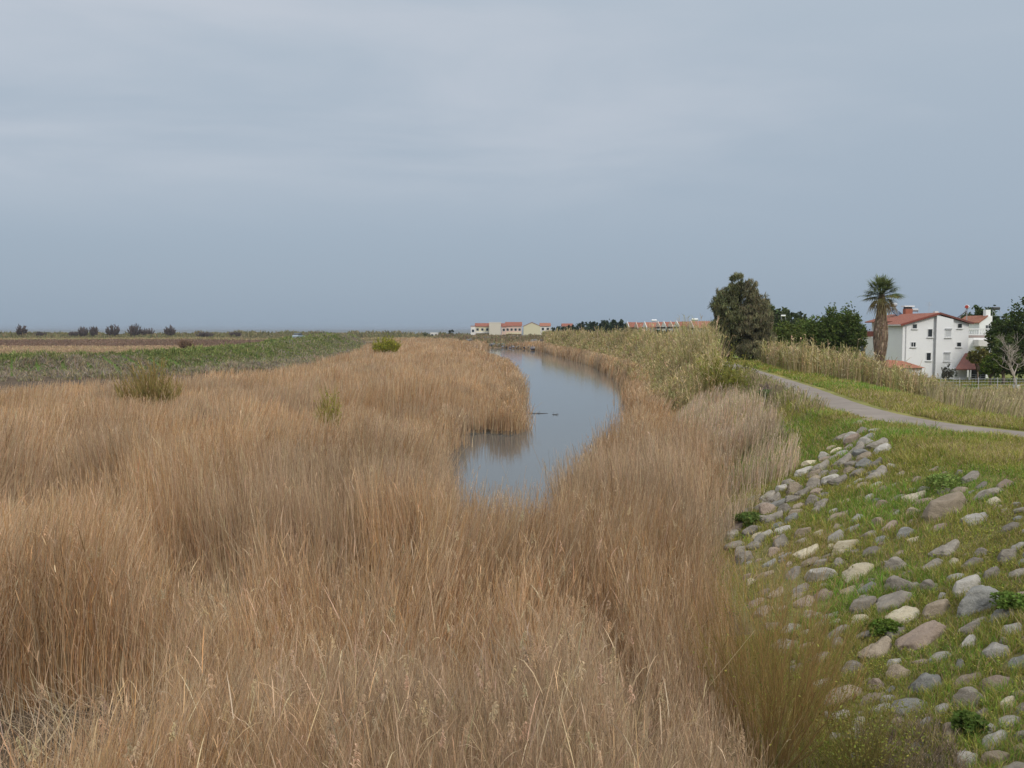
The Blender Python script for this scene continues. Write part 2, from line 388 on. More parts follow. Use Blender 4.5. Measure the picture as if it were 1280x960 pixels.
bp = t.nodes.new('ShaderNodeBump'); bp.inputs['Strength'].default_value = .4; bp.inputs['Distance'].default_value = .02; t.links.new(n.outputs[0], bp.inputs['Height']); t.links.new(bp.outputs[0], b.inputs['Normal'])
V, Fc = strip(PATH, 1.0, 3.012, 61)
V2, F2 = strip(LDIKE, .95, 0, 66); lq, lqp = polydist(V2[..., 0], V2[..., 1], LDIKE); V2[..., 2] += np.interp(lqp, np.arange(len(LDIKE)), LDIKE_Z)+.02
tr = link('track', npmesh('track', V2, F2, None, True), simple('pale_track', (.36, .31, .22), .95, .25, .6)); tag(tr, 'pale dirt track along the crest of the far left dike', 'track', kind='structure')
po = link('path', npmesh('path', V, Fc, None, True), m); tag(po, 'narrow worn grey-brown path along the top of the grassy dike', 'path', kind='structure')

# ------------------------------------------------------------------ reeds
def curve_pts(x, y, z, h, lx, ly, K, pw=2.0):
    """spines rising h with a lean that grows upward: (N,K,3)"""
    t_ = np.linspace(0, 1, K)[None]; cz = np.sqrt(np.clip(1-(np.hypot(lx, ly)**2)[:, None]*.55, .05, 1))
    return np.stack([x[:, None]+lx[:, None]*h[:, None]*t_**pw, y[:, None]+ly[:, None]*h[:, None]*t_**pw, z[:, None]+h[:, None]*t_*(cz*.35+.65*cz**t_)], -1)
TAN = [(.54, .365, .21), (.48, .30, .155), (.60, .43, .27), (.50, .365, .235), (.42, .24, .11), (.64, .485, .325)]
TANW = [5, 4, 4, 2.5, 2, 2]
HOLLOWS = [([(-6.4, 15.2), (-2.4, 14.4), (-1.2, 16), (-1.3, 19.8), (-4.5, 20.6), (-8.4, 19.6)], .86), ([(-9.5, 8), (-4.5, 8.6), (-4.2, 11.5), (-4.9, 14), (-9.5, 14.6)], 1.0), ([(-1.0, 8.6), (.1, 8.6), (.25, 12.2), (-.8, 12.6)], .95),
           ([(1.4, 20.6), (2.8, 20.2), (3.2, 24.4), (1.8, 24.6)], .8), ([(-13, 49), (-6, 51), (-7, 57), (-14, 56)], .5), ([(-15, 21), (-10.5, 22), (-11, 27), (-16, 26)], .7), ([(-24, 33), (-17, 35), (-18, 41), (-25, 39)], .6), ([(-9, 29), (-5.5, 30), (-6, 34), (-9.5, 33.5)], .6), ([(2.6, 13.5), (3.6, 13.8), (3.4, 17), (2.4, 16.5)], .6)]
def lodged(x, y):
    """how far the wind has flattened the reeds at a place (0 upright .. 1 flat)"""
    rn = np.abs(fbm(x/2.7+31, y/4.2, 78, 2)-.5)*2
    L_ = .5*(1-smooth(.02, .16, rn))*smooth(34, 24, y)
    wx = x+.9*(fbm(x/1.1, y/1.1, 79)-.5)*2; wy = y+1.1*(fbm(x/1.2+9, y/1.2, 83)-.5)*2
    for P_, k in HOLLOWS: L_ = np.maximum(L_, k*inpoly(wx, wy, P_))
    return L_
rng_ = np.random.default_rng(77)
def reed_points(n, lim, poly, not_canal=True, margin=0.0):
    def keep(x, y):
        k = inpoly(x, y, poly)
        xb = np.interp(y, [3, 9, 12.6, 16, 20.5, 26, 33], [1.6, 2.9, 3.7, 4.3, 5.0, 6.4, 8.8])
        if poly is RIGHT_BED: k &= rng_.random(len(x)) < np.where(y < 34, smooth(-.3, 1.7, xb-x+.9*(fbm(x/.8, y/.8, 106)-.5)), 1)**1.4
        if not_canal:
            jx = .7*(fbm(x/2.2, y/2.2, 68)-.5)*2; jy = 1.2*(fbm(x/2.6+5, y/2.6, 69)-.5)*2
            k &= ~inpoly(x+jx, y+jy, CANAL) & ~inpoly(x, y, CANAL)
        return k
    return sample(n, lim, keep)
def reed_bed(B, x, y, hbase, wpx, leaves, plume, K=6, cols=TAN, wts=TANW, lodge=True, hvar=.16, green=0.0, patch=1.0, zoff=0.0, lean=.16, bank=False, hair=1.0, cv=.2, slope_low=.0):
    rng = RNG; n = len(x)
    if n == 0: return
    hbase = np.broadcast_to(np.asarray(hbase, float), (n,))
    Ld = lodged(x, y) if lodge else np.zeros(n)
    k_ = rng.random(n) > .90*Ld**1.3                          # thinner where the wind has opened the bed
    x, y, Ld, hbase = x[k_], y[k_], Ld[k_], hbase[k_]; n = len(x)
    d = np.hypot(x, y); z = terrain(x, y)-.05; z = np.maximum(z, -.15)+zoff
    big = fbm(x/7, y/7, 71); mid = fbm(x/1.6, y/1.6, 72)
    h = hbase*(.42+.74*fbm(x/3.0, y/3.8, 70, 2)+.20*big+.30*mid)*(1+hvar*rng.standard_normal(n)); 
    sh = np.minimum(polydist(x, y, CANAL_L)[0], polydist(x, y, CANAL_R)[0]) if bank else np.full(n, 9.)
    h = h*(1-.74*(1-smooth(-.5, 6.5+2*fbm(x/4, y/4, 84), sh))*smooth(32, 42, y))*np.where((x < -18) & (y > 35), .86, 1)
    h = h*(1-slope_low*smooth(.18, 1.3, z))*np.where((x > .5) & (y < 34), .55+.45*smooth(0, 2.2, np.interp(y, [3, 9, 12.6, 16, 20.5, 26, 33], [1.6, 2.9, 3.7, 4.3, 5.0, 6.4, 8.8])-x), 1)
    h = h*(1-.26*np.exp(-((x+.4)/2.6)**2-((y-21.5)/4.5)**2))
    h = np.clip(h*(1-.78*Ld), .18, hbase*1.5)
    # wind: neighbours lean together
    ang = 2*math.pi*fbm(x/3.2, y/3.2, 73)*1.6; amt = .62*(lean*fbm(x/2.1, y/2.1, 74)*1.6+.05)+.5*(rng.random(n) < .035)*rng.random(n)+Ld*.85*rng.random(n)
    lx = np.cos(ang+np.where(amt > .3, rng.uniform(-3, 3, n), 0))*amt+.07*rng.standard_normal(n)+.05; ly = np.sin(ang)*amt+.07*rng.standard_normal(n)
    P = curve_pts(x, y, z, h, lx, ly, K)
    wob = .02*rng.standard_normal((n, K, 2))*h[:, None, None]*np.linspace(0, 1, K)[None, :, None]**.5; P[..., :2] += wob
    hw = np.maximum(.0028, wpx*d/F/2)*(.55+.7*rng.random(n)); tp = np.linspace(1, .35, K)[None]
    yaw = np.arctan2(y, x)+math.pi/2+rng.uniform(-.9, .9, n)
    c = pick(cols, wts, n); tone = fbm(x/4.5+7, y/4.5, 75)[:, None]; grey = smooth(.50, .70, fbm(x/5+3, y/5+9, 76))[:, None]*.40*patch
    c = c*(.62+.66*tone); c = c*(1-grey)+grey*np.array([.45, .355, .255])*(.7+.6*rng.random((n, 1)))
    c = c*(1-.35*Ld[:, None])+.35*Ld[:, None]*np.array([.40, .335, .25])
    if green: 
        gm_ = rng.random(n) < green; c[gm_] = vary((.30, .29, .10), gm_.sum(), .2)
    c = vary(c, n, cv, .03)
    B.ribbons(P, hw[:, None]*tp, yaw, c)
    # leaves: thin blades off the stalk
    for q in range(leaves):
        f = rng.uniform(.3, .98, n); ki = f*(K-1); k0 = np.minimum(ki.astype(int), K-2); fr_ = (ki-k0)[:, None]
        b0 = P[np.arange(n), k0]*(1-fr_)+P[np.arange(n), k0+1]*fr_
        a_ = rng.uniform(0, 2*math.pi, n); ln = h*rng.uniform(.06, .17, n); rise_ = rng.uniform(.6, 1.3, n); dr = rng.uniform(.0, .7, n)
        tt = np.linspace(0, 1, 4)[None]
        Q = np.stack([b0[:, 0:1]+np.cos(a_)[:, None]*ln[:, None]*tt*.5, b0[:, 1:2]+np.sin(a_)[:, None]*ln[:, None]*tt*.5, b0[:, 2:3]+ln[:, None]*(rise_[:, None]*tt-dr[:, None]*tt**2)], -1)
        lw = np.maximum(.0042, wpx*.9*d/F/2)[:, None]*np.array([[.7, 1, .7, .1]])*(.6+.8*rng.random((n, 1)))
        B.ribbons(Q, lw, a_+math.pi/2+rng.uniform(-.6, .6, n), vary(c*1.06, n, .12, .03))
    # plumes: a feathery, drooping head of many short hairs
    if plume:
        s = np.where((rng.random(n) < plume*(.5+1.4*fbm(x/2.6, y/2.6, 77))*(1-.3*Ld)))[0]
        if len(s):
            top = P[s, K-1]; da = rng.uniform(0, 2*math.pi, len(s)); hl = rng.uniform(.12, .24, len(s)); bright = vary((.50, .37, .235), len(s), .14, .04)
            ns = 34 if d[s].min() < 14 else 12
            for q in range(ns):
                f = q/ns; a_ = da+rng.uniform(-1.5, 1.5, len(s)); ln = hl*(.55*(1-.55*f))*rng.uniform(.6, 1.1, len(s))
                b0 = top+np.stack([np.cos(da)*hl*.25*f, np.sin(da)*hl*.35*f, hl*(f*.85-.35)], -1)
                tt = np.linspace(0, 1, 3)[None]
                Q = np.stack([b0[:, 0:1]+np.cos(a_)[:, None]*ln[:, None]*tt*.62, b0[:, 1:2]+np.sin(a_)[:, None]*ln[:, None]*tt*.62, b0[:, 2:3]+ln[:, None]*(.70*tt-.85*tt**2)], -1)
                lw = np.maximum(.0062, wpx*.9*d[s]/F/2)[:, None]*np.array([[.6, 1, .25]])
                B.ribbons(Q, lw, a_+math.pi/2+rng.uniform(-.7, .7, len(s)), vary(bright, len(s), .1, .02))
def margin_points(P, n, y0, sd):
    """stray stalks along a bank, some standing in the water"""
    Q = np.array(P); sgm = np.hypot(*(Q[1:]-Q[:-1]).T)/np.maximum(20, Q[1:, 1]); i_ = RNG.choice(len(sgm), n, p=sgm/sgm.sum()); f_ = RNG.random(n)[:, None]
    p = Q[i_]*(1-f_)+Q[i_+1]*f_; tx_ = Q[i_+1]-Q[i_]; tx_ = tx_/np.linalg.norm(tx_, axis=1)[:, None]; of = RNG.normal(-.42, sd*.8, n)*(.5+fbm(p[:, 0]*.9, p[:, 1]*.5, 108))
    p = p+np.stack([tx_[:, 1], -tx_[:, 0]], 1)*(-of)[:, None]; k = (p[:, 1] > y0) & (p[:, 1] < 300); return p[k, 0], p[k, 1]
LEFT_BED = [(-75, 3), (-75, 52), (-44, 66), (-31, 78), (-27, 103), (-33, 176), (-36, 216), (-22, 236), (-11.4, 246), (-10, 226), (-7.6, 200), (-4, 165), (-0.8, 136), (0.4, 115), (0.9, 92),
            (0.7, 76), (0.3, 66), (0.6, 60), (-.2, 55), (-1.8, 56), (-3.7, 54), (-3.5, 48), (-4.8, 43.8), (-7.8, 42), (-7.8, 39), (-5.2, 36.9), (-3.3, 34), (-2.2, 29.5), (-1.5, 26), (-.6, 22), (1.2, 22), (1.2, 3)]
RIGHT_BED = [(1.2, 3), (1.2, 22), (1.3, 25.8), (2.4, 30), (3.9, 36.2), (5.6, 43), (6.6, 50), (8.0, 58), (8.9, 67), (10.6, 80), (12.0, 92), (13.4, 110), (14.0, 135), (13.8, 160), (12.6, 185), (11.0, 210),
             (9.2, 240), (9.2, 290), (16, 270), (18, 230), (20, 190), (19, 140), (17, 105), (14.4, 82), (13, 67), (12.6, 53), (10.8, 42), (8.8, 33), (6.4, 26), (4.9, 20.5), (4.3, 16), (3.7, 12.6), (2.9, 9), (1.6, 3)]
FAR_BED = [(-40, 232), (-36, 222), (-24, 240), (-12.5, 250), (-8, 280), (-12, 298), (-22, 318), (-22, 372), (-50, 378), (-44, 300)]
B = Bl()
x, y = reed_points(105000, (6.5, 15, 2.5), LEFT_BED); reed_bed(B, x, y, 2.35, .85, 1, .017, K=7, cv=.26)
x, y = reed_points(150000, (15, 42, 4), LEFT_BED); reed_bed(B, x, y, 2.4, .75, 0, .0, K=5, bank=True)
x, y = reed_points(45000, (15, 42, 4), LEFT_BED); reed_bed(B, x, y, 2.45, .75, 1, .16, K=5, bank=True)
x, y = reed_points(210000, (42, 250, 8), LEFT_BED); reed_bed(B, x, y, 2.2-.3*smooth(70, 110, y), .8, 0, .0, K=4, hvar=.08, bank=True, cv=.13)
x, y = margin_points(bend(CANAL_L, 3), 16000, 30, .55); reed_bed(B, x, y, 1.25, .8, 1, .0, K=5, lodge=False, hvar=.3, lean=.3)
o = B.build('reed_bed', M_BLADE)
tag(o, 'broad bed of dry tan reeds filling the marsh on the left of the canal', 'reeds', kind='stuff')
B = Bl()
x, y = reed_points(120000, (6.5, 16, 2.5), RIGHT_BED); reed_bed(B, x, y, 2.3, .85, 1, .008, K=7, lean=.18, cv=.26, slope_low=.5)
x, y = reed_points(190000, (16, 48, 4), RIGHT_BED); reed_bed(B, x, y, 2.35, .75, 0, .0, K=5, bank=True, slope_low=.6)
x, y = reed_points(60000, (16, 48, 4), RIGHT_BED); reed_bed(B, x, y, 2.4, .75, 1, .08, K=5, bank=True, slope_low=.6)
x, y = reed_points(220000, (48, 295, 8), RIGHT_BED); reed_bed(B, x, y, 2.3, .8, 0, 0, K=4, hvar=.14, bank=True, cv=.13, slope_low=.5)
x, y = margin_points(bend(CANAL_R, 3), 22000, 30, .6); reed_bed(B, x, y, 1.5, .8, 1, .0, K=5, lodge=False, hvar=.3, lean=.3)
o = B.build('reed_bed', M_BLADE)
tag(o, 'strip of dry tan reeds between the canal and the foot of the stony dike', 'reeds', kind='stuff')
B = Bl()
x, y = reed_points(130000, (222, 380, 8), FAR_BED, False)
k = ~inpoly(x, y, CANAL); reed_bed(B, x[k], y[k], 2.05, .9, 0, 0, K=4, lodge=False, hvar=.09, cv=.13)
o = B.build('reed_bed', M_BLADE)
tag(o, 'far spit of orange-tan reeds at the bend where the canal turns left', 'reeds', kind='stuff')

# flattened stalks lying in the hollows
B = Bl(); x, y = reed_points(150000, (7, 28, 2.5), LEFT_BED); wx = x+.9*(fbm(x/1.1, y/1.1, 79)-.5)*2; wy = y+1.1*(fbm(x/1.2+9, y/1.2, 83)-.5)*2
k = np.zeros(len(x), bool)
for P_, kk in HOLLOWS: k |= inpoly(wx, wy, P_)
k &= RNG.random(len(x)) < .13*smooth(.4, .65, fbm(x/.9, y/.9, 104))+.02; x, y = x[k], y[k]; n = len(x); d = np.hypot(x, y)
a_ = 2*math.pi*fbm(x/1.8, y/1.8, 105)*1.5+RNG.normal(0, .5, n); ln = RNG.uniform(.5, 1.5, n); z0 = RNG.uniform(.05, .5, n); dz = RNG.normal(.15, .25, n); tt = np.linspace(-.5, .5, 5)[None]
P = np.stack([x[:, None]+(np.cos(a_)*ln)[:, None]*tt, y[:, None]+(np.sin(a_)*ln)[:, None]*tt, np.maximum(terrain(x, y), 0)[:, None]+z0[:, None]+dz[:, None]*(tt+.5)+.12*np.sin(tt*5+x[:, None])], -1)
P[..., 2] = np.maximum(P[..., 2], .05); wv = np.maximum(.003, .8*d/F/2)[:, None]*np.array([[.8, 1, 1, .8, .4]])*(.6+.7*RNG.random((n, 1)))
B.ribbons(P, wv, a_+math.pi/2, vary(pick([(.40, .32, .23), (.44, .34, .22), (.31, .24, .17), (.50, .41, .29)], [3, 3, 2, 1.5], n), n, .22, .03))
o = B.build('fallen_reeds', M_BLADE); tag(o, 'pale flattened reed stalks lying in the hollows of the left reed bed', 'reeds', kind='stuff')

# the marsh flat and dunes beyond the left dike
B = Bl(); u = RNG.uniform(-.62, -.02, 110000); y = np.exp(RNG.uniform(math.log(140), math.log(525), 110000)); x = u*y
ld, lp = polydist(x, y, LDIKE); k = (ld > 6) & (x < np.interp(y, [140, 200, 230, 400, 530], [-60, -62, -66, -66, -10])); x, y = x[k], y[k]; n = len(x); d = np.hypot(x, y); z = terrain(x, y)
kk = y+60*(fbm(x/90, y/60, 62)-.5); c = np.where((kk < 300)[:, None], pick([(.46, .33, .21), (.40, .30, .18)], [1, 1], n), np.where((kk < 395)[:, None], pick([(.20, .135, .10), (.25, .17, .12)], [1, 1], n), np.where((kk < 452)[:, None], pick([(.36, .28, .16), (.27, .26, .12)], [3, 2], n), pick([(.20, .19, .09), (.26, .22, .12), (.15, .15, .08)], [3, 2, 2], n))))
hh = np.where(kk < 452, .7, .55+1.5*np.maximum(fbm(x/7, y/9, 63)-.40, 0)*2.2)*(.5+RNG.random(n)); P = curve_pts(x, y, z-.05, hh, .25*RNG.standard_normal(n), .25*RNG.standard_normal(n), 3)
B.ribbons(P, (1.5*d/F/2)[:, None]*np.array([[1, 1, .5]]), RNG.uniform(-.8, .8, n), vary(c*(.75+.5*fbm(x/14, y/10, 64))[:, None], n, .14, .04))
o = B.build('marsh_grass', M_BLADE); tag(o, 'brown and olive marsh grass on the flat and the dunes beyond the left dike', 'grass', kind='stuff')

# giant cane: taller, leafier, yellow-green
CANE = [(.38, .315, .15), (.335, .30, .125), (.45, .36, .21), (.25, .245, .085), (.50, .385, .24), (.46, .33, .19)]
CANEW = [4, 4, 3, 2.5, 2.5, 1.5]
def cane(B, x, y, h, wpx, leaves, K=5, wts=CANEW, zl=.12, shore=False):
    rng = RNG; n = len(x); d = np.hypot(x, y); z = terrain(x, y)-.05
    hh = h*(.38+.62*fbm(x/5, y/8, 80)+.56*fbm(x/1.8, y/2.6, 81))*(1+.2*rng.standard_normal(n)); hh = np.clip(hh, .5, 9)
    if shore: hh = hh*(.42+.58*smooth(1.0, 7.5, polydist(x, y, CANAL_R)[0]))
    P = curve_pts(x, y, z, hh, zl*rng.standard_normal(n), zl*rng.standard_normal(n), K)
    c = vary(pick(CANE, wts, n)*(.65+.7*fbm(x/5, y/5, 82))[:, None], n, .16, .05)
    hw = np.maximum(.009, wpx*d/F/2)*(.6+.6*rng.random(n)); yaw = np.arctan2(y, x)+math.pi/2+rng.uniform(-.9, .9, n)
    B.ribbons(P, hw[:, None]*np.linspace(1, .4, K)[None], yaw, c)
    for q in range(leaves):
        f = rng.uniform(.25, 1, n); ki = f*(K-1); k0 = np.minimum(ki.astype(int), K-2); fr_ = (ki-k0)[:, None]
        b0 = P[np.arange(n), k0]*(1-fr_)+P[np.arange(n), k0+1]*fr_
        a_ = rng.uniform(0, 2*math.pi, n); ln = rng.uniform(.35, .75, n); tt = np.linspace(0, 1, 4)[None]; dr = rng.uniform(.3, 1.2, n)
        Q = np.stack([b0[:, 0:1]+np.cos(a_)[:, None]*ln[:, None]*tt*.7, b0[:, 1:2]+np.sin(a_)[:, None]*ln[:, None]*tt*.7, b0[:, 2:3]+ln[:, None]*(.9*tt-dr[:, None]*tt**2)], -1)
        lw = np.maximum(.014, wpx*1.0*d/F/2)[:, None]*np.array([[.7, 1, .7, .08]])
        B.ribbons(Q, lw, a_+math.pi/2+rng.uniform(-.6, .6, n), vary(c*1.1, n, .16, .05))
def scatter(n, x0, x1, y0, y1, keep):
    x = RNG.uniform(x0, x1, n); y = RNG.uniform(y0, y1, n); k = keep(x, y); return x[k], y[k]
CANE_L = [(9.6, 50), (11.6, 50), (13.2, 56), (14.6, 63), (16.2, 72), (18.2, 88), (20.5, 105), (22.4, 140), (21, 190), (17.4, 240), (10, 292), (9.5, 250), (12.8, 200), (14.6, 160), (14.6, 130), (13, 100), (11.2, 78), (9.6, 62)]
CANE_R = [(23.2, 60), (22.5, 66), (23.2, 78), (24.4, 88), (32, 93), (40, 91), (40.3, 84), (36.5, 76), (33, 70), (30, 64), (27, 60)]
B = Bl()
x, y = scatter(42000, 8, 26, 48, 100, lambda x, y: inpoly(x, y, CANE_L) & (RNG.random(len(x)) < (60/np.maximum(y, 60)))); cane(B, x, y, 3.6, .9, 4, shore=True)
x, y = scatter(80000, 8, 26, 100, 295, lambda x, y: inpoly(x, y, CANE_L)); cane(B, x, y, np.interp(y, [100, 150, 290], [3.4, 2.8, 2.4]), .9, 3, K=4, shore=True)
o = B.build('cane_thicket', M_BLADE); tag(o, 'tall yellow-green cane thicket on the canal side of the path', 'cane', kind='stuff')
B = Bl()
x, y = scatter(14000, 22, 46, 58, 95, lambda x, y: inpoly(x, y, CANE_R) & (fbm(x/2.0, y/2.0, 85) > .40)); cane(B, x, y, 2.05*(1-.35*smooth(29, 39, x)), 1.0, 4)
o = B.build('cane_thicket', M_BLADE); tag(o, 'yellow-green cane hedge right of the path before the pines and palm', 'cane', kind='stuff')
# low dry brush on the dike's slope beyond the stones
B = Bl()
BR = [(790, 655), (860, 700), (905, 690), (925, 655), (975, 612), (1000, 585), (992, 560), (975, 540), (950, 522), (915, 512), (880, 515), (830, 560)]
def at_px(x, y, P):
    u, v = project(x, y, terrain(x, y)); return inpoly(u, v, P)
x, y = scatter(90000, 4, 15, 20, 62, lambda x, y: at_px(x, y, BR) & (RNG.random(len(x)) < .12+.88*smooth(.42, .62, fbm(x/1.5, y/1.5, 86))))
reed_bed(B, x, y, 1.05, .75, 1, .04, K=5, cols=[(.60, .45, .33), (.55, .45, .34), (.44, .36, .25), (.60, .42, .28), (.36, .35, .15)], wts=[4, 3, 2, 2, 2.4], lodge=False, hvar=.35, lean=.12)
x, y = scatter(90000, 4, 16, 20, 62, lambda x, y: at_px(x, y, BR) & (fbm(x/1.3, y/1.3, 87) > .5)); reed_bed(B, x, y, .42, 1.0, 2, 0, K=4, cols=[(.28, .30, .09), (.22, .26, .07), (.38, .34, .16)], wts=[3, 2, 2], lodge=False, hvar=.35, lean=.4)
x, y = scatter(16000, 12.2, 17.5, 37, 62, lambda x, y: (x < crest_x(y)+.6) & (x > crest_x(y)-2.5) & (fbm(x/1.2, y/1.2, 88) > .5)); 
reed_bed(B, x, y, .6, 1.1, 2, 0, K=4, cols=[(.42, .33, .22), (.34, .30, .14), (.22, .24, .08)], wts=[3, 2, 2], lodge=False, hvar=.3, lean=.3)
BR2 = [(4.6, 8), (5.6, 8.5), (6.0, 11.2), (6.2, 12.6), (5.4, 13.4), (4.8, 12)]
x, y = scatter(22000, 4, 7, 7.5, 14, lambda x, y: inpoly(x, y, BR2)); 
reed_bed(B, x, y, .42, 1.0, 2, 0, K=5, cols=[(.36, .28, .19), (.46, .36, .25), (.26, .21, .16)], wts=[3, 2, 2], lodge=False, hvar=.35, lean=.7)
o = B.build('dry_brush', M_BLADE); tag(o, 'low greyish dry brush on the dike slope around the edge of the stones', 'brush', kind='stuff')
# dry grass tufts on the far side of the path
B = Bl()
DG = [(20, 40), (23, 48), (27, 58), (33, 66), (42, 74), (47, 80), (47, 70), (41, 58), (34, 48), (30, 42)]
x, y = scatter(40000, 19, 48, 38, 82, lambda x, y: inpoly(x, y, DG) & (fbm(x/3, y/3, 90) > .42))
reed_bed(B, x, y, 1.0, 1.1, 2, 0, K=4, cols=[(.40, .33, .19), (.34, .31, .13), (.46, .37, .24)], wts=[3, 2, 2], lodge=False, hvar=.35, lean=.3)
o = B.build('dry_grass', M_BLADE); tag(o, 'pale dry grass between the path and the white house', 'grass', kind='stuff')
# green scrub on the left dike's face
B = Bl(); n = 260000
s = RNG.uniform(0, len(LDIKE)-1.01, n); i_ = s.astype(int); f_ = (s-i_)[:, None]; LP = np.array(LDIKE); q = LP[i_]*(1-f_)+LP[i_+1]*f_
T = LP[np.minimum(i_+1, len(LP)-1)]-LP[i_]; T /= np.linalg.norm(T, axis=1)[:, None]; off = RNG.uniform(-3, 27, n)
x = q[:, 0]+T[:, 1]*off; y = q[:, 1]-T[:, 0]*off; off = off+3*(fbm(x/6, y/6, 91)-.5)
k = (np.abs(x) < y*.62+8) & (off > 1.6)|((off < -1.5)&(RNG.random(n) < .4)); x, y, off = x[k], y[k], off[k]; n = len(x); d = np.hypot(x, y); z = terrain(x, y)
cl_ = .6*fbm(x/4.2, y/4.2, 92)+.4*fbm(x/1.3, y/1.3, 103); gcol = pick([(.17, .215, .065), (.24, .26, .09), (.10, .135, .04), (.29, .26, .12)], [4, 3, 3, 2], n); bcol = pick([(.30, .25, .19), (.38, .30, .20), (.24, .22, .11), (.26, .22, .19)], [3, 2, 3, 2], n)
gd = np.clip((off-3.6)/4.5+(fbm(x/6, y/6, 93)-.45)*3.4, 0, 1)
gd = np.maximum(np.where(x > -54, gd*.5, gd), smooth(10, 15, off)*.9); c = np.where((RNG.random(n) < gd)[:, None], bcol, gcol); c = vary(c*(.6+.8*cl_)[:, None], n, .2, .06)
hh = (.22+2.4*np.maximum(cl_-.42, 0))*(.6+.8*RNG.random(n)); P = curve_pts(x, y, z, hh, .4*RNG.standard_normal(n), .4*RNG.standard_normal(n), 3)
B.ribbons(P, np.maximum(.035, 1.0*d/F/2)[:, None]*np.array([[.8, 1, .3]])*(.6+.8*RNG.random((n, 1))), RNG.uniform(0, math.pi, n), c)
o = B.build('scrub', M_LEAF); tag(o, 'green weeds and grey scrub covering the long dike on the left', 'scrub', kind='stuff')

# ------------------------------------------------------------------ stones of the embankment
def rock_mesh(seed, flat, sub=5):
    rng = np.random.default_rng(seed); bm = bmesh.new(); bmesh.ops.create_icosphere(bm, subdivisions=sub, radius=1)
    V = np.array([v.co for v in bm.verts]); n_ = V/np.linalg.norm(V, axis=1)[:, None]
    r = np.ones(len(V))
    for k in range(20):                                   # broken faces
        d = rng.standard_normal(3); d /= np.linalg.norm(d); c = rng.uniform(.52, .86); pr = n_@d
        r = np.minimum(r, np.where(pr > .05, c/np.maximum(pr, .05), 9))
    r = (r*.94+.06*np.mean(r)); r = r/np.percentile(r, 90)
    for fq, am in ((1.3, .08), (2.9, .05), (6.5, .03), (14, .016), (30, .008)):
        ph = rng.uniform(0, 6.28, (4, 3)); wv = rng.standard_normal((4, 3))*fq
        r = r+am*np.mean([np.sin(n_@wv[q]+ph[q, 0])*np.cos(n_@wv[(q+1) % 4]+ph[q, 1]) for q in range(4)], axis=0)*2
    V = n_*r[:, None]*np.array([1.0, rng.uniform(.55, .82), flat])
    for v, p in zip(bm.verts, V): v.co = p
    me = bpy.data.meshes.new('stone'); bm.to_mesh(me); bm.free(); me.polygons.foreach_set('use_smooth', [True]*len(me.polygons)); return me
def rock_mat(name, c0, c1, spot):
    m, t, b = mat(name); tcn = t.nodes.new('ShaderNodeTexCoord'); oi = t.nodes.new('ShaderNodeObjectInfo')
    ad = t.nodes.new('ShaderNodeVectorMath'); ad.operation = 'ADD'; t.links.new(tcn.outputs['Object'], ad.inputs[0])
    sc_ = t.nodes.new('ShaderNodeMath'); sc_.operation = 'MULTIPLY'; sc_.inputs[1].default_value = 37; t.links.new(oi.outputs['Random'], sc_.inputs[0]); t.links.new(sc_.outputs[0], ad.inputs[1])
    n1 = t.nodes.new('ShaderNodeTexNoise'); n1.inputs['Scale'].default_value = 1.6; n1.inputs['Detail'].default_value = 8; n1.inputs['Roughness'].default_value = .65; t.links.new(ad.outputs[0], n1.inputs['Vector'])
    n2 = t.nodes.new('ShaderNodeTexNoise'); n2.inputs['Scale'].default_value = 9; n2.inputs['Detail'].default_value = 8; n2.inputs['Roughness'].default_value = .75; t.links.new(ad.outputs[0], n2.inputs['Vector'])
    r1 = t.nodes.new('ShaderNodeValToRGB'); t.links.new(n1.outputs[0], r1.inputs[0])
    r1.color_ramp.elements[0].position = .36; r1.color_ramp.elements[0].color = (*c0, 1); r1.color_ramp.elements[1].position = .66; r1.color_ramp.elements[1].color = (*c1, 1)
    r2 = t.nodes.new('ShaderNodeMapRange'); t.links.new(n2.outputs[0], r2.inputs[0]); r2.inputs[1].default_value = .58; r2.inputs[2].default_value = .68; r2.inputs[4].default_value = .6
    mx = t.nodes.new('ShaderNodeMix'); mx.data_type = 'RGBA'; t.links.new(r2.outputs[0], mx.inputs[0]); t.links.new(r1.outputs[0], mx.inputs[6]); mx.inputs[7].default_value = (*spot, 1)
    v = t.nodes.new('ShaderNodeMapRange'); t.links.new(oi.outputs['Random'], v.inputs[0]); v.inputs[3].default_value = .82; v.inputs[4].default_value = 1.22
    mu = t.nodes.new('ShaderNodeMix'); mu.data_type = 'RGBA'; mu.blend_type = 'MULTIPLY'; mu.inputs[0].default_value = 1; t.links.new(mx.outputs[2], mu.inputs[6]); t.links.new(v.outputs[0], mu.inputs[7])
    t.links.new(mu.outputs[2], b.inputs['Base Color']); b.inputs['Roughness'].default_value = .92; b.inputs['Specular IOR Level'].default_value = .2
    bp = t.nodes.new('ShaderNodeBump'); bp.inputs['Strength'].default_value = .8; bp.inputs['Distance'].default_value = .09; t.links.new(n2.outputs[0], bp.inputs['Height']); t.links.new(bp.outputs[0], b.inputs['Normal'])
    return m
RM = {'grey': rock_mat('grey_stone', (.215, .19, .158), (.33, .295, .245), (.38, .33, .22)), 'blue': rock_mat('bluish_stone', (.215, .21, .19), (.31, .305, .28), (.38, .36, .29)),
      'tan': rock_mat('tan_stone', (.29, .235, .17), (.39, .32, .24), (.22, .19, .15)), 'pink': rock_mat('pinkish_stone', (.29, .225, .175), (.38, .30, .24), (.44, .36, .27)),
      'cream': rock_mat('cream_stone', (.50, .43, .29), (.58, .52, .39), (.40, .33, .22)), 'pale': rock_mat('pale_stone', (.38, .355, .31), (.47, .44, .39), (.30, .27, .22))}
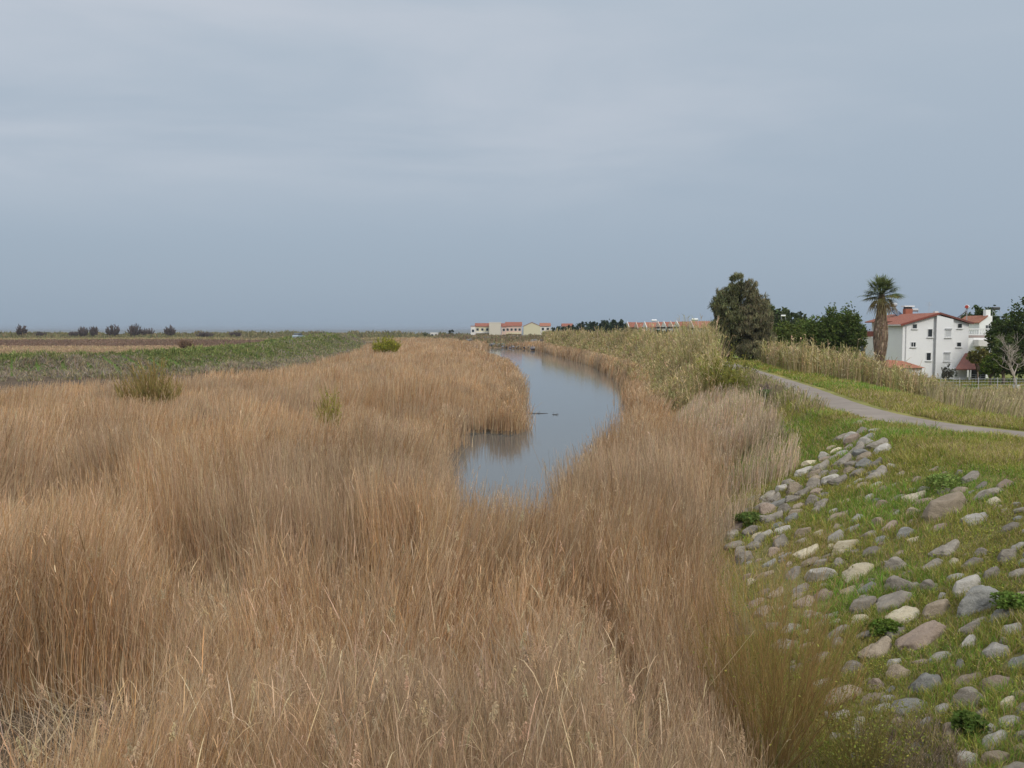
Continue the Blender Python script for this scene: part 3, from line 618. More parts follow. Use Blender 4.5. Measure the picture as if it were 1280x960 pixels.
RW = {'grey': 'rounded grey stone half sunk in the weedy slope of the dike', 'blue': 'bluish-grey stone half sunk in the weedy slope of the dike', 'tan': 'tan-brown stone half sunk in the weedy slope of the dike',
      'pink': 'pinkish-brown stone half sunk in the weedy slope of the dike', 'cream': 'small cream-coloured stone half sunk in the weedy slope of the dike', 'pale': 'pale whitish-grey stone half sunk in the weedy slope of the dike'}
SHAPES = [(s_, f_, rock_mesh(100+s_, f_)) for s_, f_ in enumerate([.62, .55, .70, .50, .60, .66, .45, .58, .52, .64])]
VAR = {}
def rock_data(shape, kind):
    if (shape, kind) not in VAR:
        me = SHAPES[shape][2].copy(); me.materials.append(RM[kind]); VAR[shape, kind] = me
    return VAR[shape, kind]
ROCKS = []            # x, y, radius
def slope_frame(x, y):
    e_ = .4; dzx = float(terrain(x+e_, y)-terrain(x-e_, y))/(2*e_); dzy = float(terrain(x, y+e_)-terrain(x, y-e_))/(2*e_)
    nrm = Vector((-dzx, -dzy, 1)).normalized(); return nrm
def stone(x, y, r, kind, label=None, yaw=None, shape=None, sink=.28, tall=1.0):
    shape = random.randrange(len(SHAPES)) if shape is None else shape
    o = bpy.data.objects.new('stone', rock_data(shape, kind)); COL.objects.link(o)
    nrm = slope_frame(x, y); yaw = random.gauss(R(14), R(24)) if yaw is None else yaw
    tx = Vector((math.cos(yaw), math.sin(yaw), 0)); tx = (tx-nrm*tx.dot(nrm)).normalized(); ty = nrm.cross(tx)
    rot = Matrix((tx, ty, nrm)).transposed() @ Euler((random.gauss(0, .12), random.gauss(0, .12), 0)).to_matrix()
    z = float(terrain(x, y)); c = Vector((x, y, z))-nrm*(r*SHAPES[shape][1]*sink*tall)
    o.matrix_world = Matrix.Translation(c) @ rot.to_4x4() @ Matrix.Diagonal((r*random.uniform(.95, 1.12), r*random.uniform(.85, 1.15), r*tall, 1))
    tag(o, label or RW[kind], 'stone', 'stones set in the slope of the dike'); ROCKS.append((x, y, r)); return o
# stones that stand out in the photograph: pixel, width in pixels
SPEC = [(1072, 716, 52, 'cream', 'large flat cream slab lying tilted on the stony slope', .52), (1116, 752, 54, 'grey', None, .6), (1133, 770, 42, 'cream', 'blotchy cream stone with a dark underside beside the long grey stone', .7),
        (1170, 766, 42, 'tan', None, .7), (1224, 756, 60, 'blue', 'wide flat blue-grey slab amid green tufts high on the stony slope', .5), (1209, 738, 44, 'pale', None, .9), (1180, 642, 64, 'tan', 'largest tan-brown boulder near the top of the stony slope', .7),
        (1142, 624, 32, 'cream', None, .7), (1152, 629, 28, 'pink', None, .8), (1230, 619, 36, 'grey', None, .7), (1243, 627, 22, 'cream', None, .7), (1173, 662, 26, 'pink', None, .9), (1222, 651, 30, 'pale', None, .6), (1183, 690, 40, 'grey', None, .7),
        (1142, 676, 15, 'cream', None, .8), (1086, 670, 24, 'grey', None, .8), (1101, 674, 18, 'blue', 'small round blue-grey stone above the flat cream slab', 1.0), (1089, 691, 28, 'grey', None, .6), (1048, 705, 22, 'grey', None, .9), (1045, 675, 26, 'pale', None, .6),
        (1024, 668, 14, 'cream', None, .7), (1012, 703, 28, 'tan', None, .8), (1030, 746, 34, 'pink', 'reddish-brown stone at the right edge of the twiggy bush', .9), (1078, 760, 40, 'grey', None, .7), (1150, 800, 66, 'pink', 'largest pinkish-orange boulder in the middle of the stony slope', .75),
        (1097, 816, 46, 'tan', None, .8), (1042, 795, 36, 'grey', None, .6), (1083, 793, 26, 'grey', None, .7), (1118, 790, 34, 'grey', None, .6), (1211, 788, 30, 'grey', None, .8), (1211, 805, 28, 'pale', None, .7), (1266, 789, 34, 'pale', None, .7), (1260, 697, 32, 'grey', None, .7),
        (1270, 748, 26, 'pink', None, .8), (1240, 720, 26, 'grey', None, 1.0), (1214, 706, 30, 'grey', None, .7), (1193, 704, 22, 'cream', None, .7), (1120, 708, 30, 'grey', None, .7), (1122, 733, 34, 'grey', None, .7), (1143, 735, 22, 'grey', None, .8), (1162, 736, 26, 'grey', None, 1.0), (1165, 710, 28, 'grey', None, .9),
        (1157, 858, 50, 'blue', None, .65), (1134, 884, 46, 'blue', None, .6), (1213, 878, 42, 'grey', None, .9), (1246, 855, 46, 'pink', None, .8), (1272, 830, 44, 'blue', None, .7), (1244, 818, 42, 'pale', None, .6), (1176, 822, 28, 'pale', None, .8), (1200, 834, 20, 'blue', None, .9), (1177, 888, 26, 'pale', None, 1.0),
        (1156, 907, 26, 'blue', None, .8), (1190, 920, 36, 'tan', None, .8), (1239, 927, 38, 'pale', 'whitish-pink pointed stone near the bottom right corner of the slope', .9), (1123, 845, 30, 'tan', None, .9), (1116, 912, 42, 'tan', None, .6), (1101, 888, 30, 'pale', None, .9), (1205, 853, 38, 'tan', None, .7), (1207, 952, 30, 'pale', None, .9),
        (1153, 828, 22, 'pink', None, 1.0), (1064, 549, 20, 'pale', 'lone upright pale stone near the dike top left of the heap', 1.1), (1060, 740, 24, 'tan', None, .7), (1008, 752, 28, 'pink', None, .7), (1065, 838, 30, 'grey', None, .7), (1262, 660, 26, 'grey', None, .7)]
def place(px, py, wpx, kind, label, tall, **k):
    p = at(px, py); r = wpx*p[1]/F/2*1.30
    return stone(float(p[0]), float(p[1]), r, kind, label, tall=1.02+.35*(tall-.7), **k)
for s_ in SPEC: place(*s_)
KINDS = ['grey', 'blue', 'tan', 'pink', 'cream', 'pale']; KW = [5, 1.6, 3, 1.0, .7, 3.2]
def free(x, y, r, gap=1.0):
    return all((x-a)**2+(y-b)**2 > ((r+c)*gap)**2 for a, b, c in ROCKS)
# the heap of small grey stones along the stones' far edge
cnt = 0; tries = 0
while cnt < 72 and tries < 4000:
    tries += 1; f = random.random(); px = 1092-f*172+random.gauss(0, 9); py = 552+f*122+random.gauss(0, 13)
    p = at(px, py); r = random.uniform(.24, .42)
    if free(p[0], p[1], r, .60): stone(float(p[0]), float(p[1]), r, random.choices(KINDS, [6, 1, 2, .7, .2, 2])[0], sink=-.1); cnt += 1
# the rest, between the placed ones
tries = 0
while len(ROCKS) < 296 and tries < 20000:
    tries += 1; px = random.uniform(905, 1290); py = random.uniform(575, 965)
    if py < 552+(1092-px)*.70 or (px > 1092 and py < 562+(px-1092)*.24) or px < 900+max(0, py-690)*.62: continue
    p = at(px, py); big = smooth(30, 12, p[1]); r = random.lognormvariate(math.log(.245), .38)
    r = min(r, .46)
    if fbm(p[0]/1.3, p[1]/1.3, 95) < .33: continue
    if free(p[0], p[1], r, .68): stone(float(p[0]), float(p[1]), r, random.choices(KINDS, KW)[0])

# ------------------------------------------------------------------ grass on the right dike
def off_rocks(x, y, f=.60):
    k = np.ones(len(x), bool)
    for a, b, r in ROCKS: k &= (x-a)**2+(y-b)**2 > (r*f)**2
    return k
B = Bl()
def grass(n, x0, x1, y0, y1, keep, hh, wpx, K=3, dry=.16):
    x, y = scatter(n, x0, x1, y0, y1, keep); pd, _ = polydist(x, y, PATH); k = (pd > 1.25+.35*fbm(x*1.5, y*1.5, 97)) & off_rocks(x, y) & (np.abs(x) < .62*y+3); x, y = x[k], y[k]; n = len(x)
    d = np.hypot(x, y); z = terrain(x, y)-.02; pt_ = fbm(x/1.4, y/1.4, 98); pg = fbm(x/3.6, y/3.6, 99)
    c = np.where((pg+.13*RNG.standard_normal(n) > .64)[:, None], pick([(.15, .28, .045), (.21, .32, .055)], [1, 1], n), pick([(.33, .31, .075), (.27, .275, .06), (.40, .34, .12), (.21, .225, .05)], [4, 4, 3, 2], n))
    dr = RNG.random(n) < dry*(1+1.5*(pg < .42)); c[dr] = pick([(.46, .36, .20), (.38, .29, .16)], [1, 1], dr.sum())
    c = vary(c*(.75+.5*pt_)[:, None], n, .18, .05)
    h = hh*(.35+1.3*np.maximum(pt_-.18, .05))*(.55+.9*RNG.random(n)); P = curve_pts(x, y, z, h, .45*RNG.standard_normal(n), .45*RNG.standard_normal(n), K)
    B.ribbons(P, np.maximum(.0035, wpx*d/F/2)[:, None]*np.linspace(1, .2, K)[None]*(.6+.7*RNG.random((n, 1))), RNG.uniform(0, math.pi, n), c)
grass(240000, 2.6, 13, 7, 18, lambda x, y: (x > crest_x(y)-8.2-1.6*fbm(x/.9, y/.9, 107)), .19, 1.0, 4)
grass(260000, 5.0, 22, 18, 36, lambda x, y: (x > crest_x(y)-6.6) & ((x > crest_x(y)-5.2) | (RNG.random(len(x)) < .3)), .19, 1.0)
grass(150000, 7, 36, 30, 62, lambda x, y: (x > crest_x(y)-4.2), .28, 1.1)
grass(130000, 15, 60, 60, 102, lambda x, y: (x > crest_x(y)-.5) & (fbm(x/3, y/3, 90) > .3), .30, 1.3, 3, .1)
x, y = scatter(140000, 2.6, 13, 8, 30, lambda x, y: (x > crest_x(y)-8.8) & (fbm(x/.8, y/.8, 101) > .5)); k = off_rocks(x, y, .7) & (np.abs(x) < .62*y+2); x, y = x[k], y[k]; n = len(x)
u = RNG.standard_normal((n, 3))*np.array([1, 1, .35]); u /= np.linalg.norm(u, axis=1)[:, None]; v = np.cross(u, RNG.standard_normal((n, 3))*.3+np.array([0, 0, 1])); v /= np.linalg.norm(v, axis=1)[:, None]; s_ = np.maximum(.016, 1.3*y/F/2)[:, None]*RNG.uniform(.6, 1.5, (n, 1))
B.quads(np.stack([x, y, terrain(x, y)+RNG.uniform(.01, .14, n)], -1), u*s_, v*s_*.6, vary(pick([(.30, .33, .06), (.21, .27, .05), (.36, .33, .08)], [3, 2, 2], n)*(.7+.6*fbm(x/1.1, y/1.1, 102))[:, None], n, .18, .06))
o = B.build('grass', M_LEAF); tag(o, 'olive and bright green grass growing on the dike and between its stones', 'grass', kind='stuff')

# ------------------------------------------------------------------ plants
def leafy_plant(name, x, y, r, h, col, n, label, cat, leaf=.05, group=None):
    z = float(terrain(x, y)); rt = empty(name, (x, y, z), label=label, cat=cat, group=group); rng = RNG
    m_ = MB()
    for k in range(9):
        a_ = rng.uniform(0, 6.28); q = r*rng.uniform(.2, .8); m_.tube([(0, 0, -.03), (q*.4*math.cos(a_), q*.4*math.sin(a_), h*.55), (q*math.cos(a_), q*math.sin(a_), h*.9)], [.01, .008, .004], 5)
    m_.build('stem', M_STEM, rt)
    B = Bl(); a_ = rng.uniform(0, 6.28, n); q = r*np.sqrt(rng.random(n))*(.7+.5*np.sin(a_*3+x)*np.sin(a_*2+y)); cz = h*np.sqrt(np.clip(1-(q/r)**2*.85, 0, 1))*rng.uniform(.25, 1.05, n)
    c = np.stack([q*np.cos(a_), q*np.sin(a_), cz], -1); u = rng.standard_normal((n, 3))*np.array([1, 1, .45]); u /= np.linalg.norm(u, axis=1)[:, None]; v = np.cross(u, rng.standard_normal((n, 3))); v /= np.linalg.norm(v, axis=1)[:, None]
    s_ = leaf*rng.uniform(.5, 1.2, (n, 1)); B.quads(c, u*s_, v*s_*.55, vary(col, n, .22, .06)); B.build('foliage', M_LEAF, rt); return rt
M_STEM = simple('green_stem', (.13, .13, .05), .8)
for px, py, r, h, col, lab in [(1180, 610, .55, .45, (.11, .23, .045), 'bright green leafy weed above the big tan boulder'), (964, 497, .9, .55, (.08, .18, .05), 'dark green leafy weed at the edge of the dry brush below the path'),
                               (1265, 765, .42, .42, (.08, .19, .03), 'bright green grass-like tuft beside the wide blue-grey slab'), (1110, 790, .34, .28, (.06, .14, .02), 'deep green tuft under the blotchy cream stone'),
                               (940, 655, .7, .4, (.06, .13, .025), 'dark green weed at the lower left edge of the stone heap'), (1208, 918, .28, .4, (.05, .12, .02), 'dark green tuft left of the whitish-pink stone'),
                               (1105, 470, .0, .0, (.05, .18, .05), '')]:
    if not lab: continue
    p = at(px, py); leafy_plant('weed', float(p[0]), float(p[1]), r*1.1, h*.7, (col[0]*1.9, col[1]*1.2, col[2]*1.7), 1500, lab, 'weed', .042 if p[1] < 25 else .08, 'leafy weeds on the dike')
def twig_bush(name, x, y, h, spread, cols, wts, label, nb, tw, leaves=0, lcol=(.25, .27, .05), leaf=.05, rad=.012, z=None, group=None, base=0.0, tpx=.42):
    """many ascending branches from one base, each with twigs"""
    z = float(terrain(x, y)) if z is None else z; rt = empty(name, (x, y, z), label=label, cat='bush', group=group); rng = RNG; d = math.hypot(x, y)
    m_ = MB(); B = Bl(); tips = []
    for k in range(nb):
        a_ = rng.uniform(0, 6.28); sp_ = spread*math.sqrt(rng.random()); hh = h*(1-.35*(sp_/spread)**2)*rng.uniform(.55, 1.08); P = []
        for t_ in np.linspace(0, 1, 6):
            q = sp_*(t_**.85); q = max(q, 0)*(1-base)+base*sp_*(.55+.45*t_); P.append((q*math.cos(a_)+rng.normal(0, .015*h*t_), q*math.sin(a_)+rng.normal(0, .015*h*t_), hh*t_-.05))
        if k < 34: m_.tube(P, [rad*(1-.75*t_) for t_ in np.linspace(0, 1, 6)], 5)
        else:
            Pn = np.array(P)[None]; B.ribbons(Pn, np.full((1, 6), max(rad*.2, .27*d/F if d < 20 else .45*d/F))*np.linspace(1, .5, 6)[None], np.array([rng.uniform(0, 3.14)]), vary(pick(cols, wts, 1), 1, .15))
        P = np.array(P); T_ = tw; t_ = rng.uniform(.25, .98, T_); ki = t_*5; k0 = np.minimum(ki.astype(int), 4); b0 = P[k0]*(1-(ki-k0))[:, None]+P[k0+1]*(ki-k0)[:, None]
        aa = a_+rng.normal(0, .9, T_); ln = h*rng.uniform(.10, .26, T_); el = rng.uniform(.9, 1.4, T_); tt = np.linspace(0, 1, 3)[None]
        Q = np.stack([b0[:, 0:1]+(np.cos(aa)*np.cos(el)*ln)[:, None]*tt, b0[:, 1:2]+(np.sin(aa)*np.cos(el)*ln)[:, None]*tt, b0[:, 2:3]+(np.sin(el)*ln)[:, None]*tt], -1)
        B.ribbons(Q, np.full((T_, 3), max(.0018, (.2 if d < 20 else tpx)*d/F))*np.array([[1, .8, .4]]), rng.uniform(0, 3.14, T_), vary(pick(cols, wts, T_), T_, .16, .05)); tips.append(Q[:, 2]); tips.append(b0)
    m_.build('branch', simple('bark', tuple(np.array(cols[0])*.75), .9), rt); B.build('twigs', M_BLADE, rt)
    if leaves:
        tips = np.concatenate(tips); c = tips[rng.choice(len(tips), leaves)]+rng.normal(0, .03*h, (leaves, 3)); c[:, 2] = np.abs(c[:, 2])
        u = rng.standard_normal((leaves, 3)); u /= np.linalg.norm(u, axis=1)[:, None]; v = np.cross(u, rng.standard_normal((leaves, 3))); v /= np.linalg.norm(v, axis=1)[:, None]
        L2 = Bl(); s_ = leaf*rng.uniform(.5, 1.2, (leaves, 1)); L2.quads(c, u*s_, v*s_*.5, vary(lcol, leaves, .22, .08)); L2.build('foliage', M_LEAF, rt)
    return rt
OL = [(.35, .235, .095), (.40, .25, .11), (.28, .22, .075), (.31, .26, .09)]
twig_bush('willow_bush', 3.75, 12.6, 3.2, 1.3, OL, [3, 3, 2, 2], 'twiggy olive-orange willow bush in the foreground beside the stones', 150, 24, 900, (.24, .24, .06), .022, .012, base=.3)
twig_bush('willow_bush', 4.9, 12.0, 1.5, .9, [(.22, .19, .06), (.27, .21, .08)], [1, 1], 'low greenish twiggy bush between the tall willow bush and the stones', 90, 12, 1500, (.24, .25, .06), .026, .008)
twig_bush('willow_bush', float(X(186, 55)), 55, 4.3, 2.1, [(.30, .225, .085), (.27, .23, .08), (.36, .26, .11)], [2, 2, 1], 'bare olive-brown bush standing alone in the left reed bed', 110, 14, 700, (.27, .25, .07), .07, .022)
twig_bush('willow_bush', float(X(411, 46)), 46, 3.05, .75, [(.30, .27, .07), (.33, .26, .09)], [1, 1], 'small yellow-green bush poking out of the middle of the left reed bed', 50, 9, 500, (.33, .31, .06), .06, .016)
twig_bush('willow_bush', float(X(484, 178)), 178, 4.3, 2.9, [(.30, .28, .06), (.25, .24, .05)], [1, 1], 'round bright yellow-green willow beyond the left reed bed', 90, 12, 6500, (.30, .30, .035), .17, .05)
twig_bush('willow_bush', 12.2, 51, 3.2, 1.5, [(.24, .24, .07), (.31, .27, .09)], [1, 1], 'olive bush at the near end of the cane thicket left of the path', 70, 12, 2600, (.25, .25, .055), .085, .02)
def bare_shrub(px, Y, hm, wm, label, nb=26, col=((.13, .105, .10), (.17, .14, .13))):
    x = float(X(px, Y)); return twig_bush('bare_shrub', x, Y, hm*1.2, wm*1.1, list(col), [1, 1], label, nb, 12, 0, rad=.05, group='bare shrubs on the dunes', base=.8)
for px, Y, hm, wm, lab in [(27, 470, 5.2, 2.6, 'leftmost bare shrub on the dunes, beside the pale sand patch'), (50, 465, 2.4, 2.8, 'low dark dense shrub right of the pale sand patch on the dunes'), (92, 475, 2.2, 2.6, 'low rounded shrub between the dark dense one and the tall grey ones'),
                           (104, 475, 4.4, 2.4, 'first of the tall grey bare shrubs right of the low rounded one'), (117, 475, 4.6, 1.9, 'narrow upright bare shrub beside the spreading one on the dunes'), (141, 478, 5.2, 3.6, 'widest spreading bare shrub on the dunes'),
                           (168, 478, 5.6, 3.2, 'tallest bare shrub on the dunes, right of the widest one'), (184, 478, 4.0, 3.6, 'loose bare shrub touching the tallest one on the right'), (212, 480, 4.4, 3.0, 'bare shrub standing apart where the dune dips'),
                           (256, 470, 2.4, 4.5, 'flat dark shrub on the dune beyond the standing bare shrubs'), (293, 470, 2.6, 3.4, 'small dark mound-like shrub on the dune above the green dike')]:
    bare_shrub(px, Y, hm, wm, lab, 60 if hm > 3 else 90)
twig_bush('bare_shrub', float(X(233, 250)), 250, 3.2, 2.6, [(.20, .13, .085), (.24, .16, .10)], [1, 1], 'reddish-brown round shrub on the flat beyond the left dike', 80, 12, 0, rad=.04, base=.7)
twig_bush('bare_shrub', float(X(531, 480)), 480, 2.6, 1.8, [(.12, .14, .07), (.14, .15, .08)], [1, 1], 'small dark shrub on the far bank of the lagoon', 40, 10, 300, (.10, .13, .05), .2, rad=.05)
twig_bush('bare_shrub', float(X(980, 44)), 46, .75, .75, [(.26, .20, .18), (.30, .23, .19)], [1, 1], 'small greyish-purple dry shrub on the grass below the path', 60, 12, 0, rad=.008)
twig_bush('bare_shrub', float(X(937, 60)), 61, 1.1, .9, [(.16, .15, .07), (.2, .18, .08)], [1, 1], 'small dark olive shrub at the near edge of the path', 50, 10, 900, (.15, .15, .05), .06, rad=.01)

# ------------------------------------------------------------------ trees
M_BARK = simple('tree_bark', (.17, .13, .095), .95, .3, 5, .5)
def tree(name, x, y, z, h, lobes, col, n, leaf, label, trunk_r=.2, group=None, up=.0, long=.55, dens=.55, cat='tree', bark=None, gaps=.28):
    """lobes: (dx, dy, dz, rx, ry, rz) ellipsoids filled with leaf clumps; trunk with a limb to every lobe"""
    rt = empty(name, (x, y, z), label=label, cat=cat, group=group); rng = RNG
    m_ = MB(); zb = min(l[2] for l in lobes); tz = max(.8, zb*.55)
    m_.tube([(0, 0, -.3), (.05*h*.2, 0, tz*.5), (0, .02, tz)], [trunk_r*1.25, trunk_r, trunk_r*.85], 8)
    for l in lobes: m_.tube([(0, .02, tz*.95), (l[0]*.45, l[1]*.45, tz+(l[2]-tz)*.55), (l[0]*.9, l[1]*.9, l[2]+l[5]*.3)], [trunk_r*.7, trunk_r*.4, trunk_r*.12], 6)
    m_.build('trunk', bark or M_BARK, rt, True)
    B = Bl(); vol = np.array([l[3]*l[4]*l[5] for l in lobes])**.67; cnt_ = np.maximum((n*vol/vol.sum()).astype(int), 30)
    for l, c_ in zip(lobes, cnt_):
        nc = max(8, int(c_*.035)); dr = rng.standard_normal((nc, 3)); dr /= np.linalg.norm(dr, axis=1)[:, None]; rr = rng.random(nc)**.30*rng.uniform(.85, 1.02, nc)
        cc = dr*rr[:, None]*np.array(l[3:6]); tint = rng.uniform(1-gaps, 1+gaps, nc)
        w_ = rng.choice(nc, c_); p = cc[w_]+rng.standard_normal((c_, 3))*np.array(l[3:6])*.095+np.array(l[:3])
        u = rng.standard_normal((c_, 3)); u[:, 2] = u[:, 2]*.8+up; u /= np.linalg.norm(u, axis=1)[:, None]; v = np.cross(u, rng.standard_normal((c_, 3))); v /= np.linalg.norm(v, axis=1)[:, None]
        s_ = leaf*rng.uniform(.5, 1.3, (c_, 1)); B.quads(p, u*s_, v*s_*long, vary(np.array(col)[None]*tint[w_][:, None], c_, .2, .07))
    B.build('crown', M_LEAF, rt); return rt
def lobe_column(h, r, n, jit, rng=random):
    o = []
    for k in range(n):
        f = (k+.5)/n; w_ = r*(math.sin(math.pi*min(1, .26+f*.66))**.7)
        o.append((rng.gauss(0, jit), rng.gauss(0, jit), h*(.08+.88*f), w_*rng.uniform(.7, 1.05), w_*rng.uniform(.7, 1.05), h/n*rng.uniform(.75, 1.1)))
    return o
def xy(px, Y): return float(X(px, Y)), Y
YT = 98
zT = float(terrain(*xy(915, YT)))
GREYG = (.17, .175, .085)
tx, ty = xy(913, YT); tree('casuarina_tree', tx, ty, zT, 9, lobe_column(9.4, 2.2, 7, .4), GREYG, 20000, .30, 'tallest wispy grey-green tree left of the pines', .2, up=1.6, long=.14, gaps=.4)
tx, ty = xy(899, YT+1.5); tree('casuarina_tree', tx, ty, zT, 7, lobe_column(7.8, .85, 6, .25), (.20, .18, .11), 5000, .28, 'slim dark wispy tree on the left edge of the tall grey-green tree', .14, up=1.6, long=.14, gaps=.4)
tx, ty = xy(941, YT-1.0); tree('casuarina_tree', tx, ty, zT, 7.6, lobe_column(8.3, 2.25, 6, .4), (.20, .185, .105), 18000, .30, 'broad brownish wispy tree on the right of the tall grey-green tree', .18, up=1.5, long=.14, gaps=.4)
tx, ty = xy(953, YT+1); tree('casuarina_tree', tx, ty, zT-.3, 7, lobe_column(6.6, 1.2, 5, .3), (.20, .18, .10), 5500, .28, 'shorter wispy tree between the brownish one and the dark pines', .16, up=1.5, long=.14, gaps=.4)
PG = (.095, .13, .036)
def dome(w_, h, z0, k=9, rng=random):
    o = [(0, 0, z0+h*.55, w_*.72, w_*.6, h*.46)]
    for i in range(k):
        a_ = 6.28*i/k+rng.uniform(-.3, .3); q = w_*rng.uniform(.45, .72); o.append((q*math.cos(a_), q*math.sin(a_)*.7, z0+h*rng.uniform(.3, .58), w_*rng.uniform(.36, .48), w_*rng.uniform(.32, .42), h*rng.uniform(.28, .36)))
    return o
def umbrella(w_, h, z0, rng=random):
    o = [(0, 0, z0+h*.50, w_*.88, w_*.7, h*.46)]
    for i in range(6):
        a_ = 6.28*i/6+rng.uniform(-.3, .3); o.append((w_*.42*math.cos(a_), w_*.34*math.sin(a_), z0+h*rng.uniform(.40, .52), w_*.52, w_*.42, h*.36))
    return o
Y = 101; tx, ty = xy(1052, Y); z = float(terrain(tx, ty)); tree('pine_tree', tx, ty, z, 9, umbrella(3.0, 7.3, 1.7), PG, 19000, .17, 'tall rounded dark green pine just left of the palm', .26)
tx, ty = xy(1017, Y); z = float(terrain(tx, ty)); tree('pine_tree', tx, ty, z, 7, umbrella(3.4, 5.7, 1.6), (.10, .135, .036), 17000, .17, 'middle dark green pine sloping down toward the wispy trees', .24)
tx, ty = xy(977, Y-2); z = float(terrain(tx, ty)); tree('pine_tree', tx, ty, z, 5, umbrella(3.0, 4.5, .9), (.115, .145, .038), 14000, .16, 'low dark green pine at the foot of the wispy trees', .2)
tx, ty = xy(984, 165); tree('pine_tree', tx, ty, 1, 9, dome(4.2, 6, 3.4, 7), (.07, .09, .04), 5000, .35, 'far dark pine showing above the low pine beside the white roof tank', .3)
tx, ty = xy(967, 158); tree('pine_tree', tx, ty, 1, 9, dome(3.0, 5, 5.0, 7), (.07, .09, .04), 3500, .35, 'far dark pine peeping out right behind the wispy trees', .3)
Y = 150
tx, ty = xy(1226, Y); tree('pine_tree', tx, ty, .6, 10, dome(4.4, 6.0, 3.6), (.06, .085, .028), 7000, .33, 'dark pine behind the terrace of the white house', .3)
tx, ty = xy(1288, 96); tree('pine_tree', tx, ty, .6, 10, dome(4.2, 8.6, .6, 12), (.07, .095, .03), 17000, .22, 'big dark green tree at the right edge behind the bare tree', .3)
tx, ty = xy(1256, 93); tree('bushy_tree', tx, ty, .6, 6, dome(1.9, 4.6, .6, 8), (.08, .105, .035), 6000, .2, 'dark green bushy tree beside the porch', .18)
tx, ty = xy(1240, 88); tree('lemon_tree', tx, ty, .6, 4, dome(1.25, 2.3, 1.1, 7), (.11, .15, .03), 3800, .13, 'small bright green tree in front of the porch railing', .09)
tx, ty = xy(1224, 92); tree('olive_shrub', tx, ty, .6, 4, dome(1.3, 1.9, 2.1, 6), (.17, .155, .05), 2600, .14, 'olive-yellow shrub hanging over the porch roof', .08)
tx, ty = xy(1187, 91); tree('grey_shrub', tx, ty, .6, 2.4, dome(.9, 1.7, .5, 6), (.15, .15, .12), 1500, .1, 'small thin grey-leaved shrub against the white wall', .05, gaps=.2)
tx, ty = xy(1083, 92); tree('dark_shrub', tx, ty, .9, 3, dome(1.6, 2.2, .5, 7), (.06, .085, .035), 3500, .18, 'dark shrub at the left side of the palm trunk', .1)
# far pines behind the cane, and small far trees
for i, (px, top, wpx) in enumerate([(700, 407.5, 22), (714, 404.5, 20), (728, 402.5, 22), (742, 401, 20), (756, 399.5, 22), (767, 397.5, 16), (776, 399, 16)]):
    Y = 330-i*6; tx, ty = xy(px, Y); zt = Z(top, Y); w_ = wpx*Y/F/2
    words = ['smallest far pine at the left end of the dark grove', 'second far pine from the left end of the dark grove', 'third far pine from the left end of the dark grove', 'middle pine of the dark far grove', 'third far pine from the right end of the dark grove', 'tallest pointed pine of the dark far grove', 'rightmost pine of the dark far grove beside the red roofs'][i]
    tree('pine_tree', tx, ty, 1.0, zt-1, [(0, 0, (zt-1)*.55, w_*1.15, w_, (zt-1)*.42), (w_*.6, 0, (zt-1)*.5, w_*.7, w_*.6, (zt-1)*.36), (-w_*.5, 0, (zt-1)*.45, w_*.7, w_*.6, (zt-1)*.36), (0, 0, (zt-1)*.84, w_*.5, w_*.5, (zt-1)*.17)], (.05, .07, .04), 3000, .4, words, .25, 'far pines behind the cane')
tx, ty = xy(563.5, 470); tree('round_tree', tx, ty, 1.5, 5, [(0, 0, 3.0, 1.7, 1.6, 1.9)], (.045, .06, .05), 500, .4, 'small round dark tree alone left of the far houses', .2)
tx, ty = xy(825, 215); tree('round_tree', tx, ty, 1, 6, dome(3.4, 2.6, 2.6, 6), (.05, .075, .03), 1600, .35, 'dark green bush in front of the far red roofs', .2)

# bare tree on the right
def bare_tree(x, y, z, h, label):
    rt = empty('bare_tree', (x, y, z), label=label, cat='tree'); m_ = MB(); tw_ = MB(); rng = random
    def grow(mb, p, d, ln, r, lev):
        q = [p]; dd = Vector(d)
        for k in range(3):
            dd = (dd+Vector((rng.gauss(0, .12), rng.gauss(0, .12), rng.gauss(.03, .06)))).normalized(); q.append(tuple(Vector(q[-1])+dd*ln/3))
        mb.tube(q, [r, r*.85, r*.7, r*.5], 5)
        if lev == 0: return
        for k in range(4 if lev > 1 else 3):
            t_ = rng.uniform(.35, 1); i_ = min(2, int(t_*3)); p2 = Vector(q[i_]).lerp(Vector(q[i_+1]), t_*3-i_)
            nd = (dd*.6+Vector((rng.gauss(0, .6), rng.gauss(0, .6), rng.uniform(.1, .7)))).normalized(); grow(tw_, tuple(p2), nd, ln*rng.uniform(.55, .75), r*.52, lev-1)
    grow(m_, (0, 0, -.1), (0, 0, 1), h*.42, .13, 4)
    mt_ = simple('pale_bark', (.36, .31, .26), .9, .2); m_.build('trunk', mt_, rt, True); tw_.build('branches', mt_, rt, True)
tx, ty = xy(1273, 86); bare_tree(tx, ty, .6, 6.6, 'leafless pale grey tree by the fence at the right edge')

